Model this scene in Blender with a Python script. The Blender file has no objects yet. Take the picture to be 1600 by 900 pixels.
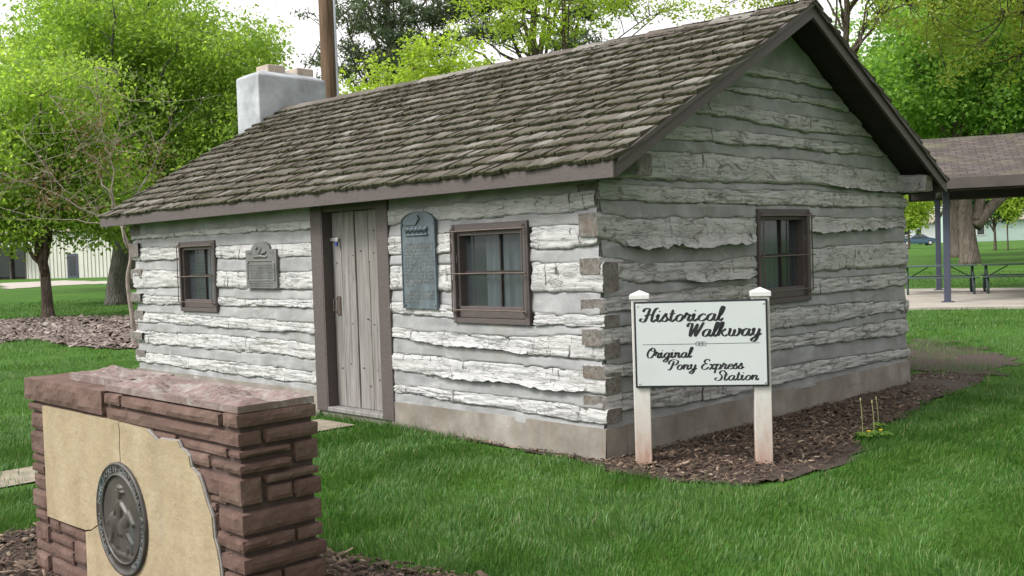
import bpy, math, random
import numpy as np
from mathutils import Matrix, Vector

# ------------------------------------------------------------------ camera, sky, sun, exposure
scene = bpy.context.scene
R = math.radians
cam_d = bpy.data.cameras.new('camera'); cam = bpy.data.objects.new('camera', cam_d)
scene.collection.objects.link(cam); scene.camera = cam
cam_d.sensor_width = 36.0; cam_d.lens = 1584.1 / 1600 * 36.0
cam_d.clip_start = 0.05; cam_d.clip_end = 2000
_rt = Vector((0.70278749, 0.71064223, -0.03282329)); _up = Vector((-0.00206821, 0.04817982, 0.99883654))
_fw = Vector((-0.71139684, 0.70190194, -0.03532994))
cam.matrix_world = Matrix(((_rt.x, _up.x, -_fw.x, 4.9379), (_rt.y, _up.y, -_fw.y, -5.8104), (_rt.z, _up.z, -_fw.z, 1.6), (0, 0, 0, 1)))

SUN_EL, SUN_AZ = R(46), (-0.36, -0.93)          # bright patch of the cloud cover: towards the front of the cabin, to its left
world = bpy.data.worlds.new('World'); scene.world = world; world.use_nodes = True
wt = world.node_tree; wt.nodes.clear()
sky = wt.nodes.new('ShaderNodeTexSky'); sky.sky_type = 'NISHITA'; sky.sun_disc = False
sky.sun_elevation = SUN_EL; sky.sun_rotation = math.atan2(SUN_AZ[0], SUN_AZ[1])
sky.air_density = 1.0; sky.dust_density = 6.0; sky.ozone_density = 1.0
hs = wt.nodes.new('ShaderNodeHueSaturation'); hs.inputs['Saturation'].default_value = 0.12
bg1 = wt.nodes.new('ShaderNodeBackground'); bg1.inputs['Strength'].default_value = 0.075
bg2 = wt.nodes.new('ShaderNodeBackground'); bg2.inputs['Color'].default_value = (1.0, 0.968, 0.978, 1); bg2.inputs['Strength'].default_value = 0.50
addw = wt.nodes.new('ShaderNodeAddShader'); outw = wt.nodes.new('ShaderNodeOutputWorld')
wt.links.new(sky.outputs[0], hs.inputs['Color']); wt.links.new(hs.outputs[0], bg1.inputs['Color'])
wt.links.new(bg1.outputs[0], addw.inputs[0]); wt.links.new(bg2.outputs[0], addw.inputs[1]); wt.links.new(addw.outputs[0], outw.inputs['Surface'])

sun_d = bpy.data.lights.new('sun', 'SUN'); sun_d.energy = 1.5; sun_d.angle = R(14); sun_d.color = (1.0, 0.975, 0.935)
sun = bpy.data.objects.new('sun', sun_d); scene.collection.objects.link(sun)
_n = math.hypot(*SUN_AZ)
_sd = Vector((SUN_AZ[0] / _n * math.cos(SUN_EL), SUN_AZ[1] / _n * math.cos(SUN_EL), math.sin(SUN_EL)))
sun.rotation_euler = (-_sd).to_track_quat('-Z', 'Y').to_euler()

scene.view_settings.view_transform = 'Standard'; scene.view_settings.look = 'None'
scene.view_settings.exposure = 0.95; scene.view_settings.gamma = 1.0
scene.cycles.max_bounces = 6; scene.cycles.diffuse_bounces = 3; scene.cycles.transparent_max_bounces = 8
scene.cycles.use_denoising = True; scene.cycles.denoising_prefilter = 'NONE'

rng = np.random.default_rng(7); random.seed(7)

# ------------------------------------------------------------------ helpers
def s2l(r, g, b):
    f = lambda c: (c / 255 / 12.92) if c / 255 <= 0.04045 else ((c / 255 + 0.055) / 1.055) ** 2.4
    return (f(r), f(g), f(b), 1)

def vnoise(p, seed=0):
    p = np.asarray(p, float); i = np.floor(p).astype(np.int64); f = p - i; f = f * f * (3 - 2 * f)
    def h(ix, iy, iz):
        n = (ix * 374761393 + iy * 668265263 + iz * 2147483647 + seed * 974634777) & 0xFFFFFFFF
        n = ((n ^ (n >> 13)) * 1274126177) & 0xFFFFFFFF
        return ((n ^ (n >> 16)) & 0xFFFF) / 65535.0
    x, y, z = i[..., 0], i[..., 1], i[..., 2]; fx, fy, fz = f[..., 0], f[..., 1], f[..., 2]
    c = lambda a, b, t: a + (b - a) * t
    return c(c(c(h(x, y, z), h(x + 1, y, z), fx), c(h(x, y + 1, z), h(x + 1, y + 1, z), fx), fy),
             c(c(h(x, y, z + 1), h(x + 1, y, z + 1), fx), c(h(x, y + 1, z + 1), h(x + 1, y + 1, z + 1), fx), fy), fz) * 2 - 1

def fbm(x, y, z=0.0, seed=0, octv=4):
    x, y, z = np.broadcast_arrays(np.asarray(x, float), np.asarray(y, float), np.asarray(z, float))
    p = np.stack([x, y, z], -1); a, t = 1.0, 0.0
    for o in range(octv):
        t = t + a * vnoise(p, seed + o * 17); p = p * 2.03 + 5.3; a *= 0.5
    return t

def mesh_np(name, V, faces, mats=None, smooth=False, matidx=None):
    """faces: list of int arrays (n,k)"""
    me = bpy.data.meshes.new(name); V = np.asarray(V, np.float32)
    me.vertices.add(len(V)); me.vertices.foreach_set('co', V.ravel())
    fl = [np.asarray(f, np.int32) for f in faces if len(f)]
    loops = np.concatenate([f.ravel() for f in fl]); tot = np.concatenate([np.full(len(f), f.shape[1], np.int32) for f in fl])
    st = np.concatenate([[0], np.cumsum(tot)[:-1]]).astype(np.int32)
    me.loops.add(len(loops)); me.loops.foreach_set('vertex_index', loops)
    me.polygons.add(len(tot)); me.polygons.foreach_set('loop_start', st); me.polygons.foreach_set('loop_total', tot)
    if smooth: me.polygons.foreach_set('use_smooth', np.ones(len(tot), bool))
    if matidx is not None: me.polygons.foreach_set('material_index', np.asarray(matidx, np.int32))
    me.update(calc_edges=True)
    for m in (mats or []): me.materials.append(m)
    return me

def link(o, parent=None):
    scene.collection.objects.link(o)
    if parent is not None: o.parent = parent
    return o

def obj(name, me, parent=None, loc=None, **k):
    o = bpy.data.objects.new(name, me); link(o, parent)
    if loc is not None: o.location = loc
    for a, b in k.items(): o[a] = b
    return o

def thing(name, label, cat, loc=(0, 0, 0), rz=0.0, group=None):
    o = bpy.data.objects.new(name, None); link(o); o.location = loc; o.rotation_euler = (0, 0, rz)
    o.empty_display_size = 0.1
    o['label'] = label; o['category'] = cat
    if group: o['group'] = group
    return o

class MB:
    """collects pieces of one part; build() links them as one mesh object"""
    def __init__(s): s.v = []; s.f = []; s.n = 0; s.mi = []
    def add(s, V, F, mi=0):
        V = np.asarray(V, float).reshape(-1, 3); s.v.append(V)
        for f in F: s.f.append(tuple(int(i) + s.n for i in f)); s.mi.append(mi)
        s.n += len(V); return s
    def box(s, lo, hi, M=None, mi=0):
        (a, b, c), (d, e, f) = lo, hi
        V = np.array([(a, b, c), (d, b, c), (d, e, c), (a, e, c), (a, b, f), (d, b, f), (d, e, f), (a, e, f)], float)
        if M is not None: V = np.array([M(v) for v in V])
        return s.add(V, [(0, 3, 2, 1), (4, 5, 6, 7), (0, 1, 5, 4), (1, 2, 6, 5), (2, 3, 7, 6), (3, 0, 4, 7)], mi)
    def bbox(s, lo, hi, b=0.005, M=None, mi=0):
        """bevelled box"""
        lo = np.array(lo, float); hi = np.array(hi, float); b = min(b, 0.45 * float((hi - lo).min()))
        V = []; idx = {}
        for sx in (0, 1):
            for sy in (0, 1):
                for sz in (0, 1):
                    c = np.array([(lo, hi)[sx][0], (lo, hi)[sy][1], (lo, hi)[sz][2]])
                    ins = np.array([b if not q else -b for q in (sx, sy, sz)])
                    for ax in range(3):
                        p = c + ins; p[ax] = c[ax]; idx[(sx, sy, sz, ax)] = len(V); V.append(p)
        F = []
        for ax in range(3):
            o1, o2 = [a for a in range(3) if a != ax]
            for sd in (0, 1):
                q = []
                for (u, v) in ((0, 0), (1, 0), (1, 1), (0, 1)):
                    k = [0, 0, 0]; k[ax] = sd; k[o1] = u; k[o2] = v; q.append(idx[(*k, ax)])
                F.append(q)
        for ax in range(3):      # edge strips along ax
            o1, o2 = [a for a in range(3) if a != ax]
            for u in (0, 1):
                for v in (0, 1):
                    def kk(w, face):
                        k = [0, 0, 0]; k[ax] = w; k[o1] = u; k[o2] = v; return idx[(*k, face)]
                    F.append([kk(0, o1), kk(1, o1), kk(1, o2), kk(0, o2)])
        for sx in (0, 1):
            for sy in (0, 1):
                for sz in (0, 1): F.append([idx[(sx, sy, sz, a)] for a in range(3)])
        V = np.array(V)
        if M is not None: V = np.array([M(v) for v in V])
        return s.add(V, F, mi)
    def tube(s, path, rad, n=8, mi=0, caps=True):
        V, F = tube_np(path, rad, n); k = len(V)
        F = [list(f) for f in F]
        if caps: F += [list(range(n))[::-1], list(range(k - n, k))]
        return s.add(V, F, mi)
    def prism(s, poly, o0, o1, M, mi=0):
        """poly in (u,v), extruded between o0 and o1; M maps (u,o,v)"""
        n = len(poly); V = [M((u, o0, v)) for u, v in poly] + [M((u, o1, v)) for u, v in poly]
        F = [list(range(n)), list(range(2 * n - 1, n - 1, -1))] + [(i, (i + 1) % n, n + (i + 1) % n, n + i) for i in range(n)]
        return s.add(V, F, mi)
    def mesh(s, name, mats, smooth=False, fix=True):
        me = bpy.data.meshes.new(name)
        me.from_pydata(np.concatenate(s.v).tolist() if s.v else [], [], s.f)
        for m in mats: me.materials.append(m)
        if len(mats) > 1: me.polygons.foreach_set('material_index', np.array(s.mi, np.int32))
        if fix:
            import bmesh
            bm = bmesh.new(); bm.from_mesh(me); bmesh.ops.recalc_face_normals(bm, faces=bm.faces); bm.to_mesh(me); bm.free()
        if smooth: me.polygons.foreach_set('use_smooth', np.ones(len(me.polygons), bool))
        me.update(); return me
    def build(s, name, mats, parent=None, smooth=False, fix=True, **k):
        if not isinstance(mats, (list, tuple)): mats = [mats]
        return obj(name, s.mesh(name, mats, smooth, fix), parent, **k)

def tube_np(path, rad, n=8):
    P = np.asarray(path, float); m = len(P); r = np.broadcast_to(np.asarray(rad, float), (m,))
    T = np.gradient(P, axis=0); T /= np.linalg.norm(T, axis=1)[:, None] + 1e-12
    ref = np.where(np.abs(T[:, 2:3]) > 0.9, np.array([[1.0, 0, 0]]), np.array([[0, 0, 1.0]]))
    A = np.cross(T, ref); A /= np.linalg.norm(A, axis=1)[:, None] + 1e-12; B = np.cross(T, A)
    for i in range(1, m):      # avoid frame flips
        if A[i] @ A[i - 1] < 0: A[i] *= -1; B[i] *= -1
    th = np.linspace(0, 2 * np.pi, n, endpoint=False)
    V = P[:, None, :] + r[:, None, None] * (A[:, None, :] * np.cos(th)[None, :, None] + B[:, None, :] * np.sin(th)[None, :, None])
    i = np.arange(m - 1)[:, None] * n; j = np.arange(n)[None, :]; j2 = (j + 1) % n
    F = np.stack([i + j, i + j2, i + n + j2, i + n + j], -1).reshape(-1, 4)
    return V.reshape(-1, 3), F

def catmull(P, k=6):
    P = [np.array(p, float) for p in P]; Q = [2 * P[0] - P[1]] + P + [2 * P[-1] - P[-2]]; out = []
    for i in range(1, len(Q) - 2):
        for j in range(k):
            t = j / k; a, b, c, d = Q[i - 1:i + 3]
            out.append(0.5 * (2 * b + (c - a) * t + (2 * a - 5 * b + 4 * c - d) * t * t + (3 * b - a - 3 * c + d) * t ** 3))
    out.append(P[-1]); return np.array(out)

def terrain(x, y):
    return 0.0065 * np.maximum(0, np.hypot(x, y) - 12)

# ------------------------------------------------------------------ materials
def newmat(name):
    m = bpy.data.materials.new(name); m.use_nodes = True; nt = m.node_tree
    b = nt.nodes['Principled BSDF']; return m, nt, b
class NT:
    def __init__(s, nt): s.nt = nt; s._c = None
    def n(s, t, **k):
        x = s.nt.nodes.new(t)
        for a, b in k.items():
            if a in x.inputs: pass
            setattr(x, a, b) if hasattr(x, a) else None
        return x
    def l(s, a, b): s.nt.links.new(a, b)
    def coord(s, kind='Object'):
        if s._c is None: s._c = s.nt.nodes.new('ShaderNodeTexCoord')
        return s._c.outputs[kind]
    def mapped(s, scale=(1, 1, 1), kind='Object', rot=(0, 0, 0)):
        m = s.nt.nodes.new('ShaderNodeMapping'); m.inputs['Scale'].default_value = scale; m.inputs['Rotation'].default_value = rot
        s.l(s.coord(kind), m.inputs['Vector']); return m.outputs[0]
    def noise(s, scale=5, detail=4, rough=0.55, vec=None, dist=0.0):
        x = s.nt.nodes.new('ShaderNodeTexNoise'); x.inputs['Scale'].default_value = scale; x.inputs['Detail'].default_value = detail
        x.inputs['Roughness'].default_value = rough; x.inputs['Distortion'].default_value = dist
        s.l(vec if vec is not None else s.coord(), x.inputs['Vector']); return x.outputs['Fac']
    def voro(s, scale=5, vec=None, feature='F1', out='Distance'):
        x = s.nt.nodes.new('ShaderNodeTexVoronoi'); x.feature = feature; x.inputs['Scale'].default_value = scale
        s.l(vec if vec is not None else s.coord(), x.inputs['Vector']); return x.outputs[out]
    def ramp(s, fac, stops):
        r = s.nt.nodes.new('ShaderNodeValToRGB'); e = r.color_ramp.elements
        while len(e) < len(stops): e.new(0.5)
        for q, (p, c) in zip(e, stops):
            q.position = p; q.color = c if len(c) == 4 else (*c, 1)
        s.l(fac, r.inputs[0]); return r.outputs[0]
    def vramp(s, fac, a, b, lo=0.0, hi=1.0):
        r = s.nt.nodes.new('ShaderNodeMapRange'); r.clamp = True
        for i, v in zip(('From Min', 'From Max', 'To Min', 'To Max'), (a, b, lo, hi)): r.inputs[i].default_value = v
        s.l(fac, r.inputs['Value']); return r.outputs[0]
    def mix(s, fac, a, b, mode='MIX'):
        x = s.nt.nodes.new('ShaderNodeMix'); x.data_type = 'RGBA'; x.blend_type = mode
        for val, i in ((fac, 0), (a, 6), (b, 7)):
            if isinstance(val, (int, float)): x.inputs[i].default_value = val
            elif isinstance(val, (tuple, list)): x.inputs[i].default_value = val if len(val) == 4 else (*val, 1)
            else: s.l(val, x.inputs[i])
        return x.outputs[2]
    def math(s, op, a, b=0.0):
        x = s.nt.nodes.new('ShaderNodeMath'); x.operation = op
        for val, i in ((a, 0), (b, 1)):
            if isinstance(val, (int, float)): x.inputs[i].default_value = val
            else: s.l(val, x.inputs[i])
        return x.outputs[0]
    def bump(s, h, strength=0.5, dist=0.01, prev=None):
        x = s.nt.nodes.new('ShaderNodeBump'); x.inputs['Strength'].default_value = strength; x.inputs['Distance'].default_value = dist
        s.l(h, x.inputs['Height'])
        if prev is not None: s.l(prev, x.inputs['Normal'])
        return x.outputs[0]
    def island(s):
        g = s.nt.nodes.new('ShaderNodeNewGeometry'); return g.outputs['Random Per Island']
    def objrand(s):
        g = s.nt.nodes.new('ShaderNodeObjectInfo'); return g.outputs['Random']
    def attr(s, name):
        a = s.nt.nodes.new('ShaderNodeAttribute'); a.attribute_name = name; return a.outputs['Fac']

def simple(name, col, rough=0.6, metal=0.0, nscale=12, var=0.25, bump=0.15, bdist=0.004, spec=0.4, stretch=(1, 1, 1)):
    m, nt, b = newmat(name); N = NT(nt); v = N.mapped(stretch)
    f = N.noise(nscale, 5, 0.6, v); c = [min(1, x * (1 + var)) for x in col[:3]]; d = [x * (1 - var) for x in col[:3]]
    N.l(N.ramp(f, [(0.3, d), (0.7, c)]), b.inputs['Base Color'])
    b.inputs['Roughness'].default_value = rough; b.inputs['Metallic'].default_value = metal; b.inputs['Specular IOR Level'].default_value = spec
    if bump: N.l(N.bump(N.noise(nscale * 3, 6, 0.65, v), bump, bdist), b.inputs['Normal'])
    return m

def log_mat(name, axis, paint, bare, peel=0.5, ck=1.0):
    """weathered hewn log with old white paint; grain along axis"""
    m, nt, b = newmat(name); N = NT(nt)
    along = lambda a, c: (a, c, c) if axis == 0 else (c, a, c)
    g = N.noise(1, 8, 0.6, N.mapped(along(2.2, 34)), 0.4)                      # long grain
    crack = N.vramp(N.noise(1, 7, 0.78, N.mapped(along(4.5, 60)), 1.4), 0.58, 0.66)
    chk_v = N.mapped((26, 5, 5) if axis == 0 else (5, 26, 5))
    chk = N.vramp(N.noise(1, 4, 0.6, chk_v, 0.6), 0.63, 0.67)                  # short upright axe checks
    chkmask = N.vramp(N.noise(1.1, 2, 0.5, N.mapped((1, 1, 1))), 0.42, 0.54)
    chk = N.math('MULTIPLY', chk, chkmask)
    pe = N.noise(7, 9, 0.68, N.mapped(along(0.45, 1.5)), 0.8)
    pe = N.vramp(pe, peel, peel + 0.10)
    big = N.noise(0.8, 3, 0.5)
    pcol = N.mix(N.vramp(g, 0.3, 0.75), [x * 0.74 for x in paint[:3]], paint)
    pcol = N.mix(N.vramp(big, 0.35, 0.7, 0, 0.5), pcol, [paint[0] * 0.82, paint[1] * 0.80, paint[2] * 0.76])
    bcol = N.mix(N.vramp(g, 0.3, 0.7), [x * 0.55 for x in bare[:3]], bare)
    c = N.mix(pe, pcol, bcol)
    sm = N.vramp(N.noise(1, 6, 0.66, N.mapped(along(1.6, 7)), 0.7), 0.56, 0.67, 0, 0.65); c = N.mix(sm, c, (0.28, 0.28, 0.278))     # mortar smeared over the wood
    al = N.vramp(N.voro(1, N.mapped(along(10, 36)), 'DISTANCE_TO_EDGE'), 0.0, 0.07, 1, 0); al = N.math('MULTIPLY', al, N.vramp(N.noise(3.1, 4, 0.6), 0.46, 0.60))
    c = N.mix(N.math('MULTIPLY', al, 0.38 * ck), c, (0.11, 0.10, 0.088))
    c = N.mix(N.math('MULTIPLY', crack, 0.62 * ck), c, (0.09, 0.08, 0.07))
    c = N.mix(N.math('MULTIPLY', chk, 0.9), c, (0.06, 0.05, 0.042))
    N.l(c, b.inputs['Base Color']); b.inputs['Roughness'].default_value = 0.85; b.inputs['Specular IOR Level'].default_value = 0.2
    h = N.math('SUBTRACT', N.math('MULTIPLY', g, 0.8), N.math('ADD', N.math('MULTIPLY', crack, 0.7), N.math('MULTIPLY', chk, 1.2)))
    h = N.math('SUBTRACT', h, N.math('ADD', N.math('MULTIPLY', pe, 0.25), N.math('MULTIPLY', al, 0.4)))
    N.l(N.bump(h, 0.9, 0.014), b.inputs['Normal'])
    return m

M = {}
M['log_front'] = log_mat('log painted front', 0, (0.49, 0.489, 0.484, 1), (0.245, 0.228, 0.208, 1), 0.62)
M['log_gable'] = log_mat('log painted gable', 1, (0.475, 0.47, 0.462, 1), (0.22, 0.207, 0.19, 1), 0.56, 1.35)
# end grain
m, nt, b = newmat('log end grain'); N = NT(nt)
f = N.noise(24, 8, 0.75, None, 0.8); f2 = N.noise(9, 3)
c = N.ramp(f, [(0.28, (0.03, 0.026, 0.022)), (0.48, (0.125, 0.112, 0.098)), (0.72, (0.245, 0.232, 0.215))])
c = N.mix(N.vramp(f2, 0.56, 0.74, 0, 0.6), c, (0.13, 0.075, 0.045))
N.l(c, b.inputs['Base Color']); b.inputs['Roughness'].default_value = 0.9; N.l(N.bump(f, 0.9, 0.01), b.inputs['Normal']); M['end'] = m
# chinking
m, nt, b = newmat('grey chinking mortar'); N = NT(nt)
f = N.noise(3.2, 6, 0.6); f2 = N.noise(40, 5, 0.6); f3 = N.noise(1, 5, 0.6, N.mapped((2.5, 2.5, 0.7)))
c = N.ramp(f, [(0.3, (0.203, 0.205, 0.206)), (0.55, (0.274, 0.276, 0.278)), (0.75, (0.332, 0.334, 0.336))])
c = N.mix(N.vramp(N.noise(2.1, 7, 0.68, N.mapped((1.0, 1.0, 3.2)), 0.8), 0.54, 0.66, 0, 0.6), c, (0.40, 0.40, 0.396)); c = N.mix(N.vramp(f3, 0.50, 0.68, 0, 0.6), c, (0.20, 0.195, 0.178)); c = N.mix(N.vramp(f2, 0.55, 0.75, 0, 0.3), c, (0.19, 0.188, 0.18))
N.l(c, b.inputs['Base Color']); b.inputs['Roughness'].default_value = 0.9; b.inputs['Specular IOR Level'].default_value = 0.2
N.l(N.bump(N.noise(22, 6, 0.6), 0.5, 0.006, N.bump(f, 0.5, 0.03)), b.inputs['Normal']); M['chink'] = m
# foundation concrete
m, nt, b = newmat('foundation concrete'); N = NT(nt)
f = N.noise(2.5, 6, 0.65); st = N.noise(1, 5, 0.6, N.mapped((5, 5, 1.2)))
c = N.ramp(f, [(0.3, (0.125, 0.108, 0.09)), (0.52, (0.21, 0.19, 0.162)), (0.75, (0.31, 0.292, 0.262))])
c = N.mix(N.vramp(st, 0.5, 0.7, 0, 0.55), c, (0.15, 0.115, 0.08)); 
ck = N.vramp(N.voro(1.7, N.mapped((1, 1, 1.6)), 'DISTANCE_TO_EDGE'), 0.0, 0.012, 1, 0); ck = N.math('MULTIPLY', ck, N.vramp(N.noise(1.3, 2), 0.5, 0.56))
c = N.mix(N.math('MULTIPLY', ck, 0.6), c, (0.12, 0.11, 0.10))
N.l(c, b.inputs['Base Color']); b.inputs['Roughness'].default_value = 0.9; N.l(N.bump(N.noise(30, 6, 0.6), 0.5, 0.006), b.inputs['Normal']); M['found'] = m
M['concrete'] = simple('pale concrete', (0.33, 0.30, 0.26), 0.9, 0, 1.2, 0.2, 0.2)
M['trim'] = simple('brown painted trim', (0.080, 0.065, 0.062), 0.6, 0, 5, 0.16, 0.25, 0.004, 0.35, (3, 3, 12))
M['soffit'] = simple('dark stained boards', (0.022, 0.018, 0.015), 0.8, 0, 6, 0.3, 0.3)  # dark brown boards, deep shadow under the overhang put into the colour
M['plank'] = None
def plank_mat():
    m, nt, b = newmat('weathered grey door boards'); N = NT(nt)
    info = nt.nodes.new('ShaderNodeObjectInfo')
    g = N.noise(1, 9, 0.65, N.mapped((30, 30, 1.6)), 0.7); g2 = N.noise(1, 4, 0.5, N.mapped((5, 5, 0.8)))
    c = N.ramp(g, [(0.25, (0.035, 0.03, 0.026)), (0.42, (0.15, 0.14, 0.13)), (0.72, (0.34, 0.33, 0.32))])
    c = N.mix(N.vramp(g2, 0.52, 0.75, 0, 0.4), c, (0.15, 0.118, 0.092))
    kn = N.vramp(N.voro(1, N.mapped((9, 9, 3.2))), 0.05, 0.10, 1, 0); c = N.mix(N.math('MULTIPLY', kn, 0.8), c, (0.05, 0.035, 0.025))
    c = N.mix(N.vramp(info.outputs['Random'], 0, 1, 0, 0.45), c, (0.155, 0.148, 0.14))
    N.l(c, b.inputs['Base Color']); b.inputs['Roughness'].default_value = 0.85; N.l(N.bump(g, 0.7, 0.006), b.inputs['Normal']); return m
M['plank'] = plank_mat()
# shingle
m, nt, b = newmat('mossy cedar shingle'); N = NT(nt)
g = N.noise(1, 8, 0.65, N.mapped((26, 2.0, 26)), 0.5); r = N.objrand(); ri = N.island(); rr = N.math('FRACT', N.math('ADD', N.math('MULTIPLY', r, 7.3), N.math('MULTIPLY', ri, 3.1)))
c = N.ramp(rr, [(0.0, (0.085, 0.077, 0.064)), (0.2, (0.118, 0.104, 0.088)), (0.45, (0.155, 0.138, 0.119)), (0.65, (0.098, 0.080, 0.069)), (0.85, (0.175, 0.158, 0.138)), (1.0, (0.255, 0.238, 0.217))])
c = N.mix(N.vramp(g, 0.25, 0.7, 0.55, 0), c, (0.02, 0.017, 0.013)); c = N.mix(N.vramp(g, 0.6, 0.8, 0, 0.4), c, (0.19, 0.172, 0.155))
ln = N.noise(5, 5, 0.65); lich = N.vramp(ln, 0.5, 0.70, 0, 0.4); c = N.mix(lich, c, (0.07, 0.073, 0.034))
ms = N.attr('moss'); mz = N.math('MULTIPLY', N.vramp(ms, 0.05, 0.9), N.vramp(N.noise(11, 5, 0.7), 0.30, 0.52))
c = N.mix(N.math('MULTIPLY', mz, 0.9), c, N.mix(N.vramp(N.noise(30, 3), 0.35, 0.65), (0.014, 0.015, 0.006), (0.048, 0.053, 0.016)))
N.l(c, b.inputs['Base Color']); b.inputs['Roughness'].default_value = 0.9; b.inputs['Specular IOR Level'].default_value = 0.2
N.l(N.bump(N.noise(60, 3, 0.7), 0.3, 0.006, N.bump(g, 0.7, 0.008)), b.inputs['Normal']); M['shingle'] = m
M['plaster'] = simple('pale grey plaster', (0.315, 0.33, 0.345), 0.9, 0, 2.6, 0.30, 0.6, 0.02)
M['flue'] = simple('clay flue tile', (0.36, 0.30, 0.25), 0.8, 0, 8, 0.15)
M['redstone'] = None
def stone_mat(name, cols, var):
    m, nt, b = newmat(name); N = NT(nt); r = N.objrand()
    f = N.noise(5, 8, 0.68); f2 = N.noise(1, 5, 0.6, N.mapped((3, 3, 22)), 0.6); f3 = N.noise(45, 4, 0.6)
    c = N.ramp(f, [(0.28, cols[0]), (0.52, cols[1]), (0.76, cols[2])])
    c = N.mix(N.vramp(f2, 0.5, 0.72, 0, 0.35), c, cols[3]); c = N.mix(N.vramp(r, 0, 1, 0, var), c, cols[0])
    c = N.mix(N.vramp(f3, 0.55, 0.8, 0, 0.35), c, cols[2])
    N.l(c, b.inputs['Base Color']); b.inputs['Roughness'].default_value = 0.88; b.inputs['Specular IOR Level'].default_value = 0.25
    N.l(N.bump(f3, 0.5, 0.005, N.bump(N.noise(16, 8, 0.72), 0.6, 0.013)), b.inputs['Normal']); return m
M['redstone'] = stone_mat('red brown sandstone', [(0.066, 0.038, 0.030, 1), (0.130, 0.080, 0.065, 1), (0.20, 0.138, 0.115, 1), (0.125, 0.10, 0.08, 1)], 0.55)
M['capstone'] = stone_mat('weathered red flagstone', [(0.11, 0.074, 0.066, 1), (0.19, 0.138, 0.125, 1), (0.26, 0.215, 0.195, 1), (0.20, 0.185, 0.17, 1)], 0.3)
M['cream'] = stone_mat('cream sandstone slab', [(0.245, 0.190, 0.118, 1), (0.325, 0.262, 0.168, 1), (0.375, 0.32, 0.23, 1), (0.255, 0.185, 0.112, 1)], 0.15)
nt = M['capstone'].node_tree; N = NT(nt); b = nt.nodes['Principled BSDF']; src = b.inputs['Base Color'].links[0].from_socket
c = N.mix(N.vramp(N.noise(1, 6, 0.65, N.mapped((7, 16, 10)), 1.0), 0.50, 0.62, 0, 0.75), src, (0.26, 0.245, 0.225)); c = N.mix(N.vramp(N.noise(1, 5, 0.7, N.mapped((6, 22, 10)), 1.2), 0.60, 0.66, 0, 0.7), c, (0.05, 0.035, 0.03)); N.l(c, b.inputs['Base Color'])
nt = M['cream'].node_tree; N = NT(nt); b = nt.nodes['Principled BSDF']; src = b.inputs['Base Color'].links[0].from_socket
ck = N.vramp(N.voro(3.1, N.mapped((1, 1, 1.3)), 'DISTANCE_TO_EDGE'), 0.0, 0.006, 1, 0); ck = N.math('MULTIPLY', ck, N.vramp(N.noise(2.6, 3, 0.6), 0.54, 0.60))
pit = N.math('MULTIPLY', N.vramp(N.voro(26), 0.10, 0.2, 1, 0), N.vramp(N.noise(3.7, 3), 0.5, 0.62)); drk = N.vramp(N.noise(1, 6, 0.65, N.mapped((4, 4, 0.9))), 0.52, 0.72, 0, 0.4)
c = N.mix(drk, src, (0.20, 0.165, 0.12)); c = N.mix(N.math('MULTIPLY', N.math('MAXIMUM', ck, pit), 0.6), c, (0.13, 0.10, 0.07)); N.l(c, b.inputs['Base Color'])
M['mortar'] = simple('brown mortar', (0.065, 0.043, 0.037), 0.95, 0, 20, 0.25, 0.4)
M['greymortar'] = simple('grey mortar bead', (0.20, 0.185, 0.175), 0.95, 0, 25, 0.2, 0.4)
def bronze(name, base, pat, dark):
    m, nt, b = newmat(name); N = NT(nt); f = N.noise(7, 6, 0.65); f2 = N.noise(1, 4, 0.6, N.mapped((14, 14, 2)))
    c = N.ramp(f, [(0.3, dark), (0.55, base), (0.8, [min(1, x * 1.35) for x in base])]); c = N.mix(N.vramp(f2, 0.54, 0.72, 0, 0.6), c, pat)
    N.l(c, b.inputs['Base Color']); b.inputs['Metallic'].default_value = 0.35; b.inputs['Roughness'].default_value = 0.5
    N.l(N.bump(N.noise(60, 3), 0.15, 0.002), b.inputs['Normal']); return m
M['bronze_blue'] = bronze('blue grey bronze', (0.10, 0.125, 0.14), (0.17, 0.205, 0.22), (0.06, 0.075, 0.085))
M['bronze_grey'] = bronze('grey brown bronze', (0.15, 0.145, 0.142), (0.21, 0.22, 0.215), (0.10, 0.095, 0.09))
M['bronze_med'] = bronze('dark patinated bronze', (0.070, 0.062, 0.056), (0.085, 0.15, 0.155), (0.033, 0.028, 0.025))
M['bronze_hi'] = bronze('rubbed bronze lettering', (0.19, 0.20, 0.20), (0.22, 0.26, 0.26), (0.12, 0.12, 0.12))
M['rod'] = simple('rusty brown steel rod', (0.10, 0.075, 0.062), 0.55, 0.3, 20, 0.3, 0.1)
M['curtain'] = simple('pale grey curtain', (0.33, 0.38, 0.42), 0.9, 0, 3, 0.15, 0.3, 0.02, 0.2, (9, 9, 0.5))
M['curtain_dark'] = simple('grey screen cloth', (0.125, 0.145, 0.16), 0.9, 0, 3, 0.2, 0.3, 0.02, 0.2, (9, 9, 0.5))
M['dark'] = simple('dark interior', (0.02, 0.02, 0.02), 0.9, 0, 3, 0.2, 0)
M['blind'] = simple('grey blind slats', (0.22, 0.24, 0.26), 0.6, 0, 3, 0.1, 0)
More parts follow.
